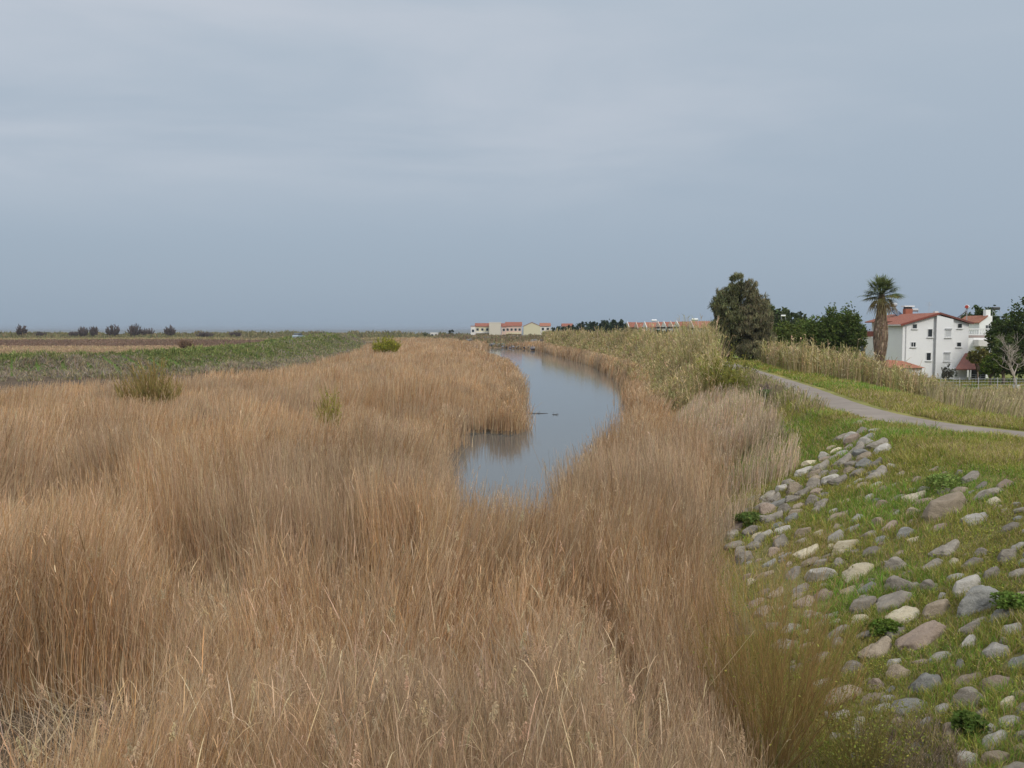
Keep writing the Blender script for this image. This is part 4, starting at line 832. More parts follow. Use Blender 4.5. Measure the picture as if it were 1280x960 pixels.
# palm: bulky skirt of dead leaves, fan crown
Y = 88; tx, ty = xy(1101, Y); zb = float(terrain(tx, ty)); zc = Z(371, Y)-zb
rt = empty('palm_tree', (tx, ty, zb), label='fan palm with a shaggy brown skirt of dead leaves around its trunk', cat='tree')
k_ = Y/F
prof = [(-.3, 3.2), (Z(455, Y)-zb, 3.6), (Z(448, Y)-zb, 4.6), (Z(436, Y)-zb, 8), (Z(423, Y)-zb, 9.6), (Z(408, Y)-zb, 9.2), (Z(395, Y)-zb, 7.0), (Z(384, Y)-zb, 5.2), (zc, 4.2)]
m_ = MB(); m_.tube([(0, 0, z_) for z_, r_ in prof], [r_*k_*.72 for z_, r_ in prof], 14); m_.build('trunk', simple('palm_trunk', (.20, .145, .10), .95, .4, 7, .8), rt, True)
B = Bl(); n = 3000; zz = RNG.uniform(prof[1][0], prof[-1][0], n); rr = np.interp(zz, [p[0] for p in prof], [p[1]*k_*.84 for p in prof]); a_ = RNG.uniform(0, 6.28, n); ln = RNG.uniform(.5, 1.3, n)
tt = np.linspace(0, 1, 4)[None]; rad = rr[:, None]*(.9+.16*np.sin(math.pi*tt)*RNG.uniform(.2, 1.6, (n, 1))); zq = zz[:, None]+.3-ln[:, None]*tt; lim_ = np.interp(zq, [p[0] for p in prof], [p[1]*k_*.86 for p in prof])
rad = np.minimum(rad, lim_*1.0+.10+.1*RNG.random((n, 1)))
aw = a_[:, None]+RNG.normal(0, .06, (n, 1))*tt
Q = np.stack([np.cos(aw)*rad, np.sin(aw)*rad, zq], -1)
B.ribbons(Q, np.full((n, 4), .045)*np.array([[.8, 1, .8, .2]])*(.5+RNG.random((n, 1))), a_+math.pi/2, vary(pick([(.36, .265, .19), (.28, .20, .14), (.44, .335, .245), (.21, .15, .11)], [3, 3, 2, 2], n), n, .16, .04)); B.build('dead_leaves', M_BLADE, rt)
def fan(B, o_, az, el, ln, fanr, nl, col, droop):
    d = np.array([math.cos(az)*math.cos(el), math.sin(az)*math.cos(el), math.sin(el)]); s_ = np.array([-math.sin(az), math.cos(az), 0]); hub = o_+d*ln
    P = np.stack([o_+(hub-o_)*t_ for t_ in (0, .5, 1)])[None]; B.ribbons(P, np.full((1, 3), .03), np.array([az+math.pi/2]), vary(np.array(col)*.9, 1, .1))
    th = np.linspace(-1.75, 1.75, nl); L_ = fanr*(1-.22*(np.abs(th)/1.75))*RNG.uniform(.85, 1.1, nl); e = np.cos(th)[:, None]*d[None]+np.sin(th)[:, None]*s_[None]
    tt = np.linspace(0, 1, 4)
    Q = hub[None, None]+e[:, None, :]*(L_[:, None, None]*tt[None, :, None]); Q[..., 2] -= (droop*L_[:, None]*tt[None]**2.2)+RNG.normal(0, .05, (nl, 1))*tt[None]
    wv = np.arctan2(e[:, 1], e[:, 0])+math.pi/2
    B.ribbons(Q, np.full((nl, 4), .042)*np.array([[.5, 1, .8, .12]]), wv, vary(col, nl, .16, .05))
Bg = Bl(); Bd = Bl(); o_ = np.array([0, 0, zc+.1])
for k in range(64):
    el = R(random.uniform(-22, 80)); fan(Bg, o_, random.uniform(0, 6.28), el, random.uniform(.9, 1.4), random.uniform(1.05, 1.45), 18, (.16, .19, .07) if el > 0 else (.21, .20, .08), random.uniform(.1, .4))
for k in range(13):
    fan(Bd, o_-np.array([0, 0, .15]), random.uniform(0, 6.28), R(random.uniform(-58, -20)), random.uniform(.7, 1.05), random.uniform(.7, .95), 11, (.34, .26, .14), random.uniform(.6, 1.2))
Bg.build('fronds', M_LEAF, rt); Bd.build('withered_fronds', M_BLADE, rt)

# ------------------------------------------------------------------ buildings
M_WALL = simple('white_plaster', (.82, .82, .815), .9, .05, 1.2, .1); M_WALL2 = simple('off_white_plaster', (.68, .665, .635), .9, .08, .8, .1)
M_GLASS = simple('dark_window', (.035, .04, .045), .15, .2, 2, 0, .5); M_FRAME = simple('white_frame', (.72, .72, .71), .6)
M_SHUT = simple('shutter', (.62, .63, .635), .6); M_REDF = simple('red_brown_fascia', (.22, .062, .045), .7, .15); M_DARK = simple('dark_metal', (.06, .062, .065), .5)
M_STEEL = simple('pale_metal', (.42, .43, .44), .45, .1, 4, 0, .5); M_PANEL = simple('collector_glass', (.035, .05, .085), .15, .1, 3, 0, .6); M_TANK = simple('white_tank', (.74, .75, .76), .4)
M_RED = simple('red_enamel', (.45, .07, .05), .5); M_BRICK = simple('red_brick', (.36, .13, .08), .85, .2, 12)
def tile_mat(name, c0, c1):
    m, t, b = mat(name); tcn = t.nodes.new('ShaderNodeTexCoord'); n = t.nodes.new('ShaderNodeTexNoise'); n.inputs['Scale'].default_value = 3; n.inputs['Detail'].default_value = 7; t.links.new(tcn.outputs['Object'], n.inputs['Vector'])
    r = t.nodes.new('ShaderNodeValToRGB'); r.color_ramp.elements[0].position = .35; r.color_ramp.elements[1].position = .7; r.color_ramp.elements[0].color = (*c0, 1); r.color_ramp.elements[1].color = (*c1, 1); t.links.new(n.outputs[0], r.inputs[0]); t.links.new(r.outputs[0], b.inputs['Base Color'])
    wv = t.nodes.new('ShaderNodeTexWave'); wv.bands_direction = 'Y'; wv.inputs['Scale'].default_value = 1.6; t.links.new(tcn.outputs['Object'], wv.inputs['Vector'])
    bp = t.nodes.new('ShaderNodeBump'); bp.inputs['Strength'].default_value = .7; bp.inputs['Distance'].default_value = .06; t.links.new(wv.outputs['Fac'], bp.inputs['Height']); t.links.new(bp.outputs[0], b.inputs['Normal']); b.inputs['Roughness'].default_value = .85
    return m
M_TILE = tile_mat('red_tiles', (.22, .068, .04), (.31, .11, .065)); M_TILE2 = tile_mat('orange_tiles', (.27, .10, .055), (.36, .155, .09)); M_TILED = tile_mat('dark_red_tiles', (.15, .055, .042), (.21, .075, .055))
def window(parent, x0, x1, z0, z1, y, shutter=False, frame=.06, sill=True):
    """window in a wall facing -Y at depth y: frame proud of the wall, pane set back in it"""
    g_ = 0 if shutter else .07; x0 -= g_; x1 += g_; z0 -= g_; z1 += g_
    fr = MB(); w_, h_ = x1-x0, z1-z0
    for a, b in (((x0, y-.05, z0), (x0+frame, y+.06, z1)), ((x1-frame, y-.05, z0), (x1, y+.06, z1)), ((x0+frame, y-.05, z1-frame), (x1-frame, y+.06, z1)), ((x0+frame, y-.05, z0), (x1-frame, y+.06, z0+frame))): fr.ext(a, b)
    if not shutter and w_ > .6: fr.ext(((x0+x1)/2-.025, y-.035, z0+frame), ((x0+x1)/2+.025, y+.05, z1-frame))
    f = fr.build('window', M_FRAME, parent)
    if shutter:
        s_ = MB(); k = 12
        for i in range(k): s_.ext((x0+frame, y-.03, z0+frame+(h_-2*frame)*i/k), (x1-frame, y+.02, z0+frame+(h_-2*frame)*(i+.86)/k))
        s_.build('shutter', M_SHUT, f); MB().ext((x0-.02, y-.12, z1+.003), (x1+.02, y+.05, z1+.16)).build('shutter_box', M_DARK if False else M_STEEL, f)
    else: MB().ext((x0+frame, y-.015, z0+frame), (x1-frame, y+.03, z1-frame)).build('pane', M_GLASS, f)
    if sill: MB().ext((x0-.08, y-.14, z0-.08), (x1+.08, y+.05, z0-.003)).build('sill', M_FRAME, f)
    return f
YH = 102.0; s = YH/F
hx0, hxr, hx1 = X(1128.5, YH), X(1173, YH), X(1211, YH); ze, zr, zer = Z(405.5, YH), Z(392.3, YH), Z(403.5, YH)
bx0, bx1 = X(1171.7, YH-.5), X(1192.5, YH-.5)
H = empty('white_house', (hx0+3.8, YH, .5), label='white three-storey gabled house with a red roof beyond the palm', cat='house')
def hloc(o): o.location = (-(hx0+3.8), -YH, -.5); return o
YB = YH+13
hloc(MB().prism([(hx0, YH, .3), (hx1, YH, .3), (hx1, YH, zer-.12), (hxr, YH, zr-.12), (hx0, YH, ze-.12)], (0, 4.2, 0)).build('wall', M_WALL, H))
# rear wing: lower storeys, brown-red parapet band, set-back upper storey
hloc(MB().ext((hx0+.05, YH+4.2, .3), (hx1-.05, YB, 5.35)).build('wing_wall', M_WALL2, H))
hloc(MB().ext((hx0-.06, YH+4.25, Z(421.5, YH)), (hx0+.16, YB+.05, Z(414.3, YH))).build('parapet_band', M_REDF, H))
hloc(MB().prism([(hx0+1.7, YH+4.2, 5.35), (hx1-.1, YH+4.2, 5.35), (hx1-.1, YH+4.2, zer-.15), (hxr, YH+4.2, zr-.15), (hx0+1.7, YH+4.2, ze+.30)], (0, YB-YH-4.2, 0)).build('upper_wall', M_WALL2, H))
hloc(MB().ext((hx0+1.62, YH+6.2, 5.4), (hx0+1.72, YH+7.3, 7.0)).build('terrace_door', M_GLASS, H))
hloc(MB().ext((hx0-.03, YH+10.9, 1.9), (hx0+.06, YH+12.0, 4.6)).build('side_door', M_DARK, H))
th = .14; ov = .38
def slab(xa, za, xb, zb_, y0, y1, m_, nm):
    hloc(MB().prism([(xa, y0, za), (xb, y0, zb_), (xb, y0, zb_+th), (xa, y0, za+th)], (0, y1-y0, 0)).build(nm, m_, H))
sl = (zr-ze)/(hxr-hx0)
slab(hx0-ov, ze-ov*sl, hxr, zr, YH-.35, YH+4.6, M_TILE, 'roof'); slab(hx0+.9, ze+.9*sl, hxr, zr, YH+4.6, YB+.3, M_TILE, 'roof')
sl2 = (zr-zer)/(hx1-hxr); slab(hxr+.003, zr, hx1+ov, zer-ov*sl2, YH-.35, YB+.3, M_TILED, 'roof')
# verge boards
hloc(MB().prism([(hx0-ov, YH-.40, ze-ov*sl-.06), (hxr, YH-.40, zr-.06), (hxr, YH-.40, zr+.17), (hx0-ov, YH-.40, ze-ov*sl+.17)], (0, .045, 0)).build('verge_board', M_REDF, H))
hloc(MB().prism([(hxr+.003, YH-.40, zr-.06), (hx1+ov, YH-.40, zer-ov*sl2-.06), (hx1+ov, YH-.40, zer-ov*sl2+.15), (hxr+.003, YH-.40, zr+.17)], (0, .045, 0)).build('verge_board', M_TILED, H))
# projecting bay with the shuttered windows
zt0 = zr-.15-sl2*(bx0-hxr if bx0 > hxr else 0); zt1 = zr-.15-sl2*(bx1-hxr)
hloc(MB().prism([(bx0, YH-.34, .3), (bx1, YH-.34, .3), (bx1, YH-.34, zt1-.02), (bx0, YH-.34, zt0-.02)], (0, .338, 0)).build('bay', M_WALL, H))
zmap = lambda zy: Z(340+zy/5.818, YH)
xmap = lambda zx, yy=YH: X(1060+zx/5.818, yy)
WN = empty('w', (0, 0, 0)); bpy.data.objects.remove(WN)
for a, b_, c, d in [(470, 499, 409, 381), (463, 493, 542, 513), (798, 826, 406, 378), (796, 824, 541, 514)]: hloc(window(H, xmap(a), xmap(b_), zmap(c), zmap(d), YH))
for a, b_, c, d in [(583, 612, 470, 417), (577, 606, 641, 589)]: hloc(window(H, xmap(a), xmap(b_), zmap(c), zmap(d), YH))
for a, b_, c, d in [(707, 752, 476, 420), (703, 748, 648, 592)]: hloc(window(H, xmap(a, YH-.34), xmap(b_, YH-.34), zmap(c), zmap(d), YH-.34, True))
hloc(MB().tube([(xmap(423), YH-.07, .6), (xmap(423), YH-.07, ze-.2)], .05, 8).build('drainpipe', M_FRAME, H)); hloc(MB().tube([(bx0-.12, YH-.07, .6), (bx0-.12, YH-.07, zr-.4)], .05, 8).build('drainpipe', M_STEEL, H))
hloc(MB().ext((xmap(690)+.2, YH+2.5, zr-.4), (xmap(690)+.65, YH+2.95, zr+.35)).build('chimney', M_WALL2, H))
ae = MB(); ae.tube([(hxr+1.2, YH+5, zr-.5), (hxr+1.2, YH+5, zr+1.5)], .022, 5)
for q in (1.1, 1.25, 1.4): ae.tube([(hxr+.85, YH+5, zr+q), (hxr+1.55, YH+5, zr+q)], .012, 4)
hloc(ae.build('aerial', M_STEEL, H)); hloc(MB().tube([(hx0-ov-.03, YH-.3, ze-ov*sl+.02), (hx0-ov-.03, YH+4.5, ze-ov*sl+.02)], .055, 8).build('gutter', M_FRAME, H))
# porch on the right
pz0, pz1 = zmap(702), zmap(592); px0, px1 = xmap(762, 99), xmap(1035, 99)
hloc(MB().prism([(px0, 98.2, pz0), (px1, 98.2, pz0), (px1, 101.96, pz1-.1), (xmap(872, 101.5), 101.96, pz1-.1)], (0, 0, .13)).build('porch_roof', M_TILED, H))
for q in (xmap(895, 98.5), xmap(1118, 98.5)-.6): hloc(MB().ext((q-.07, 98.45, .5), (q+.07, 98.6, pz0-.002)).build('porch_column', M_FRAME, H))
hloc(MB().ext((xmap(800, 99), 99.5, .3), (xmap(888, 99), 101.9, pz0+.1)).build('porch_wall', M_WALL, H))
hloc(MB().ext((xmap(905, 101.9)+.05, 101.9, .4), (xmap(1010, 101.9), 101.985, 2.3)).build('porch_door', M_DARK, H))
rl = MB(); xa, xb = xmap(908, 98.5), xmap(1080, 98.5)
for q in (.72, .95, 1.18, 1.4): rl.ext((xa, 98.5, q), (xb, 98.54, q+.035))
for q in np.linspace(xa, xb, 6): rl.ext((q-.02, 98.495, .5), (q+.02, 98.545, 1.45))
hloc(rl.build('porch_railing', M_STEEL, H))
# terrace house next door (set back)
YA = 107; ax0, ax1 = X(1211.5, YA)-.6, X(1237, YA); az = Z(419, YA)
A = empty('terrace_house', (ax0+2.5, YA, .5), label='flat white house with a balustraded roof terrace right of the gabled house', cat='house')
def aloc(o): o.location = (-(ax0+2.5), -YA, -.5); return o
aloc(MB().ext((ax0, YA, .3), (ax1, YA+8, az)).build('wall', M_WALL, A)); aloc(MB().ext((ax1-1.9, YA-1.2, Z(432.5, YA)), (ax1, YA-.003, Z(424.5, YA))).build('balcony', M_WALL2, A)); aloc(MB().ext((ax1-1.6, YA-.04, .5), (ax1-.3, YA+.03, 4.0)).build('shutter', M_SHUT, A))
bl = MB(); zb0, zb1 = az+.05, Z(410.5, YA)
bl.ext((ax0, YA-.03, zb1-.14), (ax1, YA+.17, zb1)); bl.ext((ax0, YA-.03, az+.003), (ax1, YA+.17, az+.12))
for q in np.arange(ax0+.1, ax1, .28): bl.tube([(q, YA+.07, az+.1), (q, YA+.07, az+.3), (q, YA+.07, zb1-.35), (q, YA+.07, zb1-.1)], [.05, .085, .05, .06], 8)
aloc(bl.build('balustrade', M_FRAME, A)); aloc(MB().ext((ax0, YA-.045, az-.28), (ax1, YA-.004, az-.02)).build('fascia', simple('greyish_pink_band', (.36, .29, .27), .8), A))
# gabled upper house behind it
YG = 122; g0, g1 = X(1224, YG), X(1240, YG); gz = Z(398.5, YG)
G = empty('white_house', (g0+1, YG, .5), label='narrow white house top with a stepped gable behind the terrace', cat='house')
def gloc(o): o.location = (-(g0+1), -YG, -.5); return o
gloc(MB().prism([(g0, YG, .3), (g1, YG, .3), (g1, YG, gz+.4), (g0+1.2, YG, gz+.3), (g0, YG, gz-.6)], (0, 6, 0)).build('wall', M_WALL, G)); gloc(MB().prism([(g0-.2, YG-.2, gz-.62), (g0+1.1, YG-.2, gz+.36), (g0+1.1, YG-.2, gz+.48), (g0-.2, YG-.2, gz-.5)], (0, 6.2, 0)).build('roof', M_TILE2, G)); gloc(MB().ext((g1-.75, YG+.3, gz+.35), (g1-.1, YG+1, gz+1.25)).build('chimney', M_WALL, G)); gloc(window(G, g0+.9, g0+1.5, gz-1.7, gz-.9, YG))
# low outbuilding with orange tiles
YS = 95; sx0, sx1 = X(1106, YS), X(1159, YS); sz0, sz1 = Z(460, YS), Z(450.5, YS)
S = empty('outbuilding', (sx0+2, YS, .6), label='low outbuilding with an orange tiled hip roof behind the cane', cat='shed')
def sloc(o): o.location = (-(sx0+2), -YS, -.6); return o
sloc(MB().ext((sx0+.3, YS+.3, .3), (sx1-.3, YS+4, sz0)).build('wall', M_WALL2, S))
bmr = MB(); v = [bmr.bm.verts.new(p) for p in [(sx0, YS, sz0), (sx1, YS, sz0), (sx1, YS+4.3, sz0), (sx0, YS+4.3, sz0), (sx0+1.3, YS+2.1, sz1), (sx1-1.6, YS+2.1, sz1-.12)]]
for f in ((0, 1, 5, 4), (1, 2, 5), (2, 3, 4, 5), (3, 0, 4), (3, 2, 1, 0)): bmr.bm.faces.new([v[i] for i in f])
sloc(bmr.build('roof', M_TILE2, S)); sloc(MB().ext((sx0+.9, YS+.26, .6), (sx0+1.8, YS+.31, 2.0)).build('door', M_BRICK, S))
# solar water heaters on the roofs
def heater(px, py, Y, sc_, label, tank=M_TANK, cap=None, flip=1, panel=True, size=1.0):
    p = pt(px, py, Y); o = empty('solar_water_heater', p, label=label, cat='water heater', group='solar water heaters on the roofs')
    m_ = MB()
    for a in (-.8, .8):
        m_.tube([(a, .5, -1.5*sc_), (a, .5, .1)], .035, 6); m_.tube([(a, -.9, -1.5*sc_), (a, .5, 0)], .03, 6); m_.tube([(a, -.9, -1.48*sc_), (a, .5, -1.48*sc_)], .03, 6)
    m_.tube([(-.82, .5, -.05), (.82, .5, -.05)], .03, 6); m_.build('stand', M_STEEL, o); t_ = MB(); t_.tube([(-.85, .5, .28), (-.8, .5, .28), (.8, .5, .28), (.85, .5, .28)], [.2, .30, .30, .2], 14); t_.build('tank', tank, o, False)
    if cap: MB().tube([(.86, .5, .28), (1.0, .5, .28)], .24, 12).build('cap', cap, o)
    if panel: MB().box((0, -.28, -.72*sc_), (1.7, 2.0, .09), rx=R(38)).build('panel', M_PANEL, o)
    o.rotation_euler.z = flip; o.scale = (size,)*3; return o
heater(1204, 386, 104, 1.35, 'solar heater with a white and red tank on the right slope of the gabled roof', M_TANK, M_RED, R(-120), size=.8)
heater(1247, 387, 140, .9, 'dark-framed water tank above the tree right of the terrace', M_DARK, None, R(10), False, .75)
heater(1119, 383, 112, 1.3, 'dark solar stand seen just right of the palm crown', M_STEEL, None, R(30), size=.8)
heater(1144, 389, 113, .7, 'pale green-grey solar tank beside the brick chimney', M_STEEL, None, R(0), False, .6)
heater(979.5, 395.5, 150, 1.0, 'white water tank showing above the low pines', M_TANK, None, R(0), False, .45)
p = pt(1134.5, 395, 113); c_ = empty('brick_chimney', p, label='red brick chimney with a white cap right of the palm', cat='chimney')
MB().ext((-.45, -.4, -1.6), (.45, .4, .9)).build('shaft', M_BRICK, c_); MB().ext((-.62, -.55, 1.15), (.62, .55, 1.3)).build('cap', M_WALL, c_); MB().ext((-.4, -.35, .9), (.4, .35, 1.15)).build('flue', M_DARK, c_)
# wire fence along the field
Yf = 84; f0, f1 = X(1178, Yf), X(1300, Yf)
Fn = empty('wire_fence', (f0, Yf, .55), label='low wire fence on thin posts along the field before the houses', cat='fence')
m_ = MB()
for q in (.35, .65, .95, 1.2): m_.tube([(0, 0, q), (f1-f0, 0, q)], .014, 5)
for q in np.arange(0, f1-f0, .3): m_.tube([(q, 0, .1), (q, 0, 1.2)], .007, 4)
m_.build('mesh', M_STEEL, Fn)
for q in np.arange(0, f1-f0+.1, 1.8): MB().tube([(q, .03, -.2), (q, .03, 1.35)], .04, 6).build('post', M_STEEL, Fn)
# white flowerpot-like block at the bare tree's foot
p = at(1273, 484); o = MB(); o.tube([(0, 0, -.1), (0, 0, .35), (0, 0, .5), (0, 0, .5), (0, 0, .35)], [.24, .3, .34, .27, .22], 14); o = o.build('planter', M_WALL, None, False); o.location = (float(X(1273, 85.2)), 85.2, .6); tag(o, 'small white planter at the foot of the bare tree', 'planter')

# far houses by the sea
def far_house(px0, px1, top, base, Y, wall, roof, label, kind='gable', depth=9, wins=2, group=None, band=None):
    x0, x1 = X(px0, Y), X(px1, Y); zt = Z(top, Y); zb = Z(base, Y); rise_ = min(2.2, (zt-zb)*.3); zw = zt-rise_
    o = empty('far_house', ((x0+x1)/2, Y, zb), label=label, cat='house', group=group); hw = (x1-x0)/2; h = zw-zb; r_ = zt-zb
    if kind == 'blank':      # blank gable end facing us
        MB().prism([(-hw, 0, -1.5), (hw, 0, -1.5), (hw, 0, h), (0, 0, r_), (-hw, 0, h)], (0, depth, 0)).build('wall', wall, o)
        MB().prism([(-hw-.3, -.2, h-.1), (0, -.2, r_+.02), (0, -.2, r_+.22), (-hw-.3, -.2, h+.1)], (0, depth+.4, 0)).build('roof', roof, o); MB().prism([(.003, -.2, r_+.02), (hw+.3, -.2, h-.1), (hw+.3, -.2, h+.1), (.003, -.2, r_+.22)], (0, depth+.4, 0)).build('roof', roof, o)
    elif kind == 'flat':
        MB().ext((-hw, 0, -1.5), (hw, depth, r_)).build('wall', wall, o); MB().ext((-hw-.12, -.12, r_+.003), (hw+.12, depth+.1, r_+.35)).build('roof', roof, o)
    else:                    # eaves facing us
        MB().ext((-hw, 0, -1.5), (hw, depth, h)).build('wall', wall, o)
        MB().prism([(-hw-.3, -.5, h-.15), (-hw-.3, depth/2, r_), (-hw-.3, depth+.5, h-.15)], (2*hw+.6, 0, 0)).build('roof', roof, o)
    fl = max(1, int(h/2.8))
    if kind != 'blank':
        for i in range(fl):
            for j in range(wins):
                xc = -hw+2*hw*(j+.5)/wins; zc_ = h*(i+.55)/fl; f = MB().ext((xc-.75, -.07, zc_-.8), (xc+.75, .05, zc_+.8)).build('window', M_FRAME, o); MB().ext((xc-.62, -.09, zc_-.67), (xc+.62, -.02, zc_+.67)).build('pane', M_GLASS, f)
        if band:
            for i in range(fl): MB().ext((-hw*.95, -1.1, h*i/fl+.2), (hw*.95, -.003, h*i/fl+1.1)).build('balcony', band, o)
    return o
cream = simple('cream_plaster', (.62, .58, .40), .9, .08, .3); beige = simple('beige_plaster', (.60, .56, .47), .9, .05, .3); pinkish = simple('pinkish_plaster', (.62, .47, .40), .9, .08, .3); whitep = simple('white_plaster_far', (.72, .70, .66), .9, .06, .3)
far_house(588.5, 594, 408, 417, 470, whitep, M_TILE, 'little white house at the seaward end of the far row', 'flat', 7, 1)
far_house(594, 612, 403.8, 417, 480, cream, M_TILE, 'cream-yellow far house with red roof and white balconies', 'eaves', 9, 3, band=whitep)
far_house(611.5, 626, 403.4, 417.5, 470, beige, M_WALL2, 'far house with a wide blank beige wall', 'flat', 10, 0)
far_house(627, 632.5, 404, 417.5, 474, pinkish, M_TILE, 'narrow pinkish far house between two blank walls', 'eaves', 9, 1)
far_house(632, 652, 402.4, 418, 480, pinkish, M_TILE, 'pinkish far house with a dark red hip roof in the row by the sea', 'eaves', 9, 4, band=cream)
far_house(654.5, 675.5, 403.2, 418.5, 462, cream, M_TILE2, 'far house with a big blank cream gable end', 'blank', 10)
far_house(675.5, 688, 403.6, 416, 475, whitep, M_TILE2, 'small white far house with an orange roof right of the blank gable', 'eaves', 9, 2)
far_house(703, 716, 404.2, 416, 490, pinkish, M_TILE, 'far house whose red roof shows over the left end of the pine grove', 'eaves', 9, 2)
far_house(538, 547, 416.5, 421, 470, whitep, M_WALL2, 'tiny white hut on the shore beyond the lagoon', 'flat', 4, 2)
# stepped terrace of red roofs behind the cane
for i, (a, b_, tp, wd) in enumerate([(786, 797, 402.6, 'leftmost pinkish house of the red-roofed terrace'), (797, 808, 402.9, 'second house of the red-roofed terrace from the left'), (808, 825, 402.6, 'third and widest low house of the red-roofed terrace'), (825, 832.5, 402.2, 'narrow house in the middle of the red-roofed terrace'), (832.5, 841, 402.2, 'fourth house from the right of the red-roofed terrace'), (841, 849, 402.0, 'third house from the right of the red-roofed terrace'),
                          (849, 867, 401.8, 'second house from the right of the red-roofed terrace, with a white party wall'), (867, 892, 401.2, 'large near house with the brightest orange-red roof behind the cane')]):
    Y = 300-i*8; x0, x1 = X(a, Y), X(b_, Y); zt = Z(tp, Y); zw = Z(tp+(6.5 if i < 7 else 8.5), Y)
    o = empty('terrace_row_house', ((x0+x1)/2, Y, .8), label=wd, cat='house', group='red-roofed terrace houses'); hw = (x1-x0)/2
    MB().ext((-hw, .6, -1), (hw, 8, zw-.8)).build('wall', pinkish if i < 2 else whitep, o); MB().prism([(-hw+.18, -.2, zw-.85), (-hw+.18, 4.6, zt-.8), (-hw+.18, 9.2, zw-.85)], (2*hw-.2, 0, 0)).build('roof', M_TILE2 if i in (2, 7) else M_TILE, o)
    MB().prism([(-hw, -.4, zw-.75), (-hw, 4.6, zt-.55), (-hw, 9.4, zw-.75), (-hw, 9.4, zw-1.3), (-hw, -.4, zw-1.3)], (.175, 0, 0)).build('party_wall', pinkish if i % 2 else M_WALL2, o)
    for j in range(2):
        xc = -hw+2*hw*(j+.5)/2; f = MB().ext((xc-.5, .52, zw-2.6), (xc+.5, .65, zw-1.5)).build('window', M_FRAME, o); MB().ext((xc-.4, .50, zw-2.5), (xc+.4, .58, zw-1.6)).build('pane', M_GLASS, f)
heater(869, 400.6, 240, 1, 'white water tank on the brightest orange-red roof behind the cane', M_TANK, None, 0, False)
heater(818, 401.6, 282, 1, 'white water tank on the widest low house of the red-roofed terrace', M_TANK, None, 0, False)

# parked car on the left dike
p = (-56.0, 233.0); zc_ = float(terrain(*p))
c_ = empty('parked_car', (p[0], p[1], zc_), R(78), label='pale blue-grey car parked on the far green dike', cat='car')
m_paint = simple('blue_grey_paint', (.30, .36, .42), .3, .05, 2, 0, .6)
bd = MB(); bd.prism([(-2.0, -.82, .35), (2.0, -.82, .35), (2.05, -.82, .75), (1.1, -.82, .92), (-1.9, -.82, .98), (-2.05, -.82, .7)], (0, 1.64, 0)); bd.build('body', m_paint, c_)
MB().prism([(.95, -.7, .93), (.3, -.62, 1.42), (-1.3, -.62, 1.44), (-1.8, -.7, .97)], (0, 1.36, 0)).build('cabin', M_GLASS, c_); MB().ext((-1.28, -.6, 1.445), (.28, .7, 1.50)).build('roof', m_paint, c_)
for a in (-1.25, 1.25):
    for q in (-.84, .70): w_ = MB().tube([(a, q, .32), (a, q+.16, .32)], .32, 16).build('wheel', M_DARK, c_); MB().tube([(a, q-.012, .32), (a, q+.172, .32)], .18, 12).build('rim', M_STEEL, w_)
for q in (-.6, .6): MB().box((2.03, q, .68), (.06, .28, .14)).build('headlight', M_TANK, c_)

# floating branches in the canal, stones at its far end
for px, py, ln, a, lab in [(672, 517, 1.6, .1, 'thin dark branch floating in the middle of the canal'), (694, 518.5, .5, -.2, 'short dark stick floating right of the branch in the canal'), (761, 561, 1.3, .25, 'dark branch floating by the right-hand reeds of the canal')]:
    p = at(px, py, 0.0); m_ = MB(); m_.tube([(-ln/2, 0, .0), (-ln*.2, .06, .03), (ln*.2, -.03, .02), (ln/2, .05, .01)], [.012, .022, .02, .01], 6); m_.tube([(0, 0, .02), (.22, .12, .12)], [.02, .008], 5); m_.tube([(-ln*.25, 0, .02), (-ln*.35, .08, .16)], [.016, .007], 5)
    o = m_.build('branch', simple('wet_wood', (.05, .042, .035), .6)); o.location = (float(p[0]), float(p[1]), .0); o.rotation_euler.z = a; tag(o, lab, 'branch', 'branches floating in the canal')
V0 = np.array([v.co for v in SHAPES[0][2].vertices][:162]); bm = bmesh.new(); bmesh.ops.create_icosphere(bm, subdivisions=1, radius=1); IV = np.array([v.co for v in bm.verts]); IF = np.array([[v.index for v in f.verts] for f in bm.faces]); bm.free()
VV = []; FF = []; CC = []; k = 0
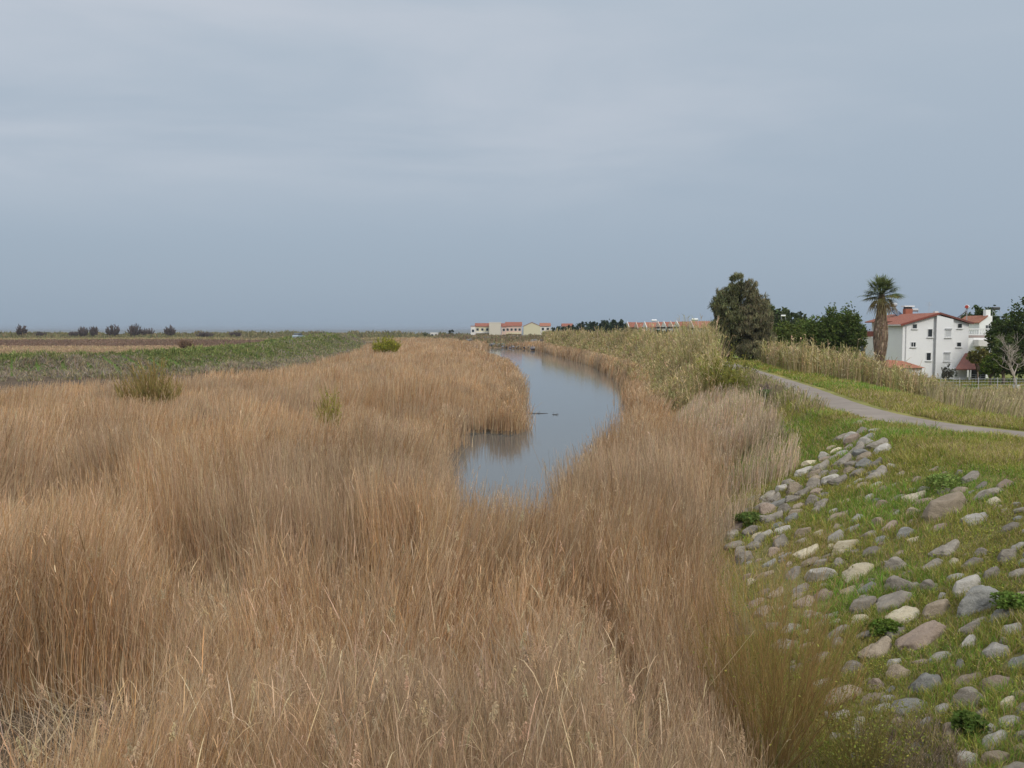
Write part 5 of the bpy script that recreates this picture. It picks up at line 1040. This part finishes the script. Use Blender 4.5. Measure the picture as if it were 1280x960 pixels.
for i in range(420):
    f = random.random()
    if i < 260: q = np.array([(8, 264), (5, 285), (-1, 302), (-11, 314), (-24, 322)]); 
    else: q = np.array([(-20, 392), (-12, 420), (-4, 430), (2, 440), (8, 440)])
    s_ = f*4; j = min(3, int(s_)); c_ = q[j]*(1-(s_-j))+q[j+1]*(s_-j)+np.array([random.gauss(1, 1.4), random.gauss(1.5, 1.6)]); r = random.uniform(.35, .85)
    VV.append((IV*r*np.random.default_rng(i).uniform(.75, 1.2, (len(IV), 1))*np.array([1, 1, .7]))@np.array(Euler((0, 0, random.random()*6)).to_matrix())+np.array([c_[0], c_[1], max(float(terrain(c_[0], c_[1])), 0)+.15+random.random()*.6])); FF.append(IF+k); k += len(IV); CC.append(np.broadcast_to(vary((.25, .245, .24), 1, .25), (len(IV), 3)))
o = link('rubble', npmesh('rubble', np.concatenate(VV), np.concatenate(FF), np.concatenate(CC)), M_LEAF); tag(o, 'bank of grey rubble at the far end of the canal below the houses', 'rubble', kind='stuff')
# far bank: rough dry vegetation behind the rubble and before the houses
B = Bl(); x, y = scatter(26000, -40, 40, 300, 470, lambda x, y: (np.abs(x+2) < 40) & ((x > -16+.0*y) | (y > 400)) & ~inpoly(x, y, CANAL) & ~inpoly(x, y, LAGOON)); n = len(x); d = np.hypot(x, y); z = terrain(x, y)
hh = (.4+2.2*np.maximum(fbm(x/9, y/9, 96)-.3, 0))*(.5+RNG.random(n)); P = curve_pts(x, y, z, hh, .3*RNG.standard_normal(n), .3*RNG.standard_normal(n), 3)
B.ribbons(P, (1.4*d/F/2)[:, None]*np.array([[1, 1, .4]]), RNG.uniform(-.8, .8, n), vary(pick([(.30, .22, .13), (.22, .19, .10), (.16, .16, .07), (.24, .17, .12)], [3, 3, 2, 2], n)*(.7+.6*fbm(x/8, y/8, 94))[:, None], n, .18, .05))
o = B.build('rough_grass', M_BLADE); tag(o, 'rough brown grass on the far bank below the row of houses', 'grass', kind='stuff')

# ------------------------------------------------------------------ haze
m = bpy.data.materials.new('haze'); m.use_nodes = True; t = m.node_tree; t.nodes.clear(); o_ = t.nodes.new('ShaderNodeOutputMaterial'); v = t.nodes.new('ShaderNodeVolumePrincipled')
v.inputs['Color'].default_value = (.50, .57, .66, 1); v.inputs['Density'].default_value = .00015; v.inputs['Anisotropy'].default_value = .0; t.links.new(v.outputs[0], o_.inputs['Volume'])
hz = MB().ext((-7200, -150, -4.2), (7200, 9300, 14.5)).build('haze', m); tag(hz, 'thin pale haze lying over the marsh and the sea', 'haze', kind='stuff')
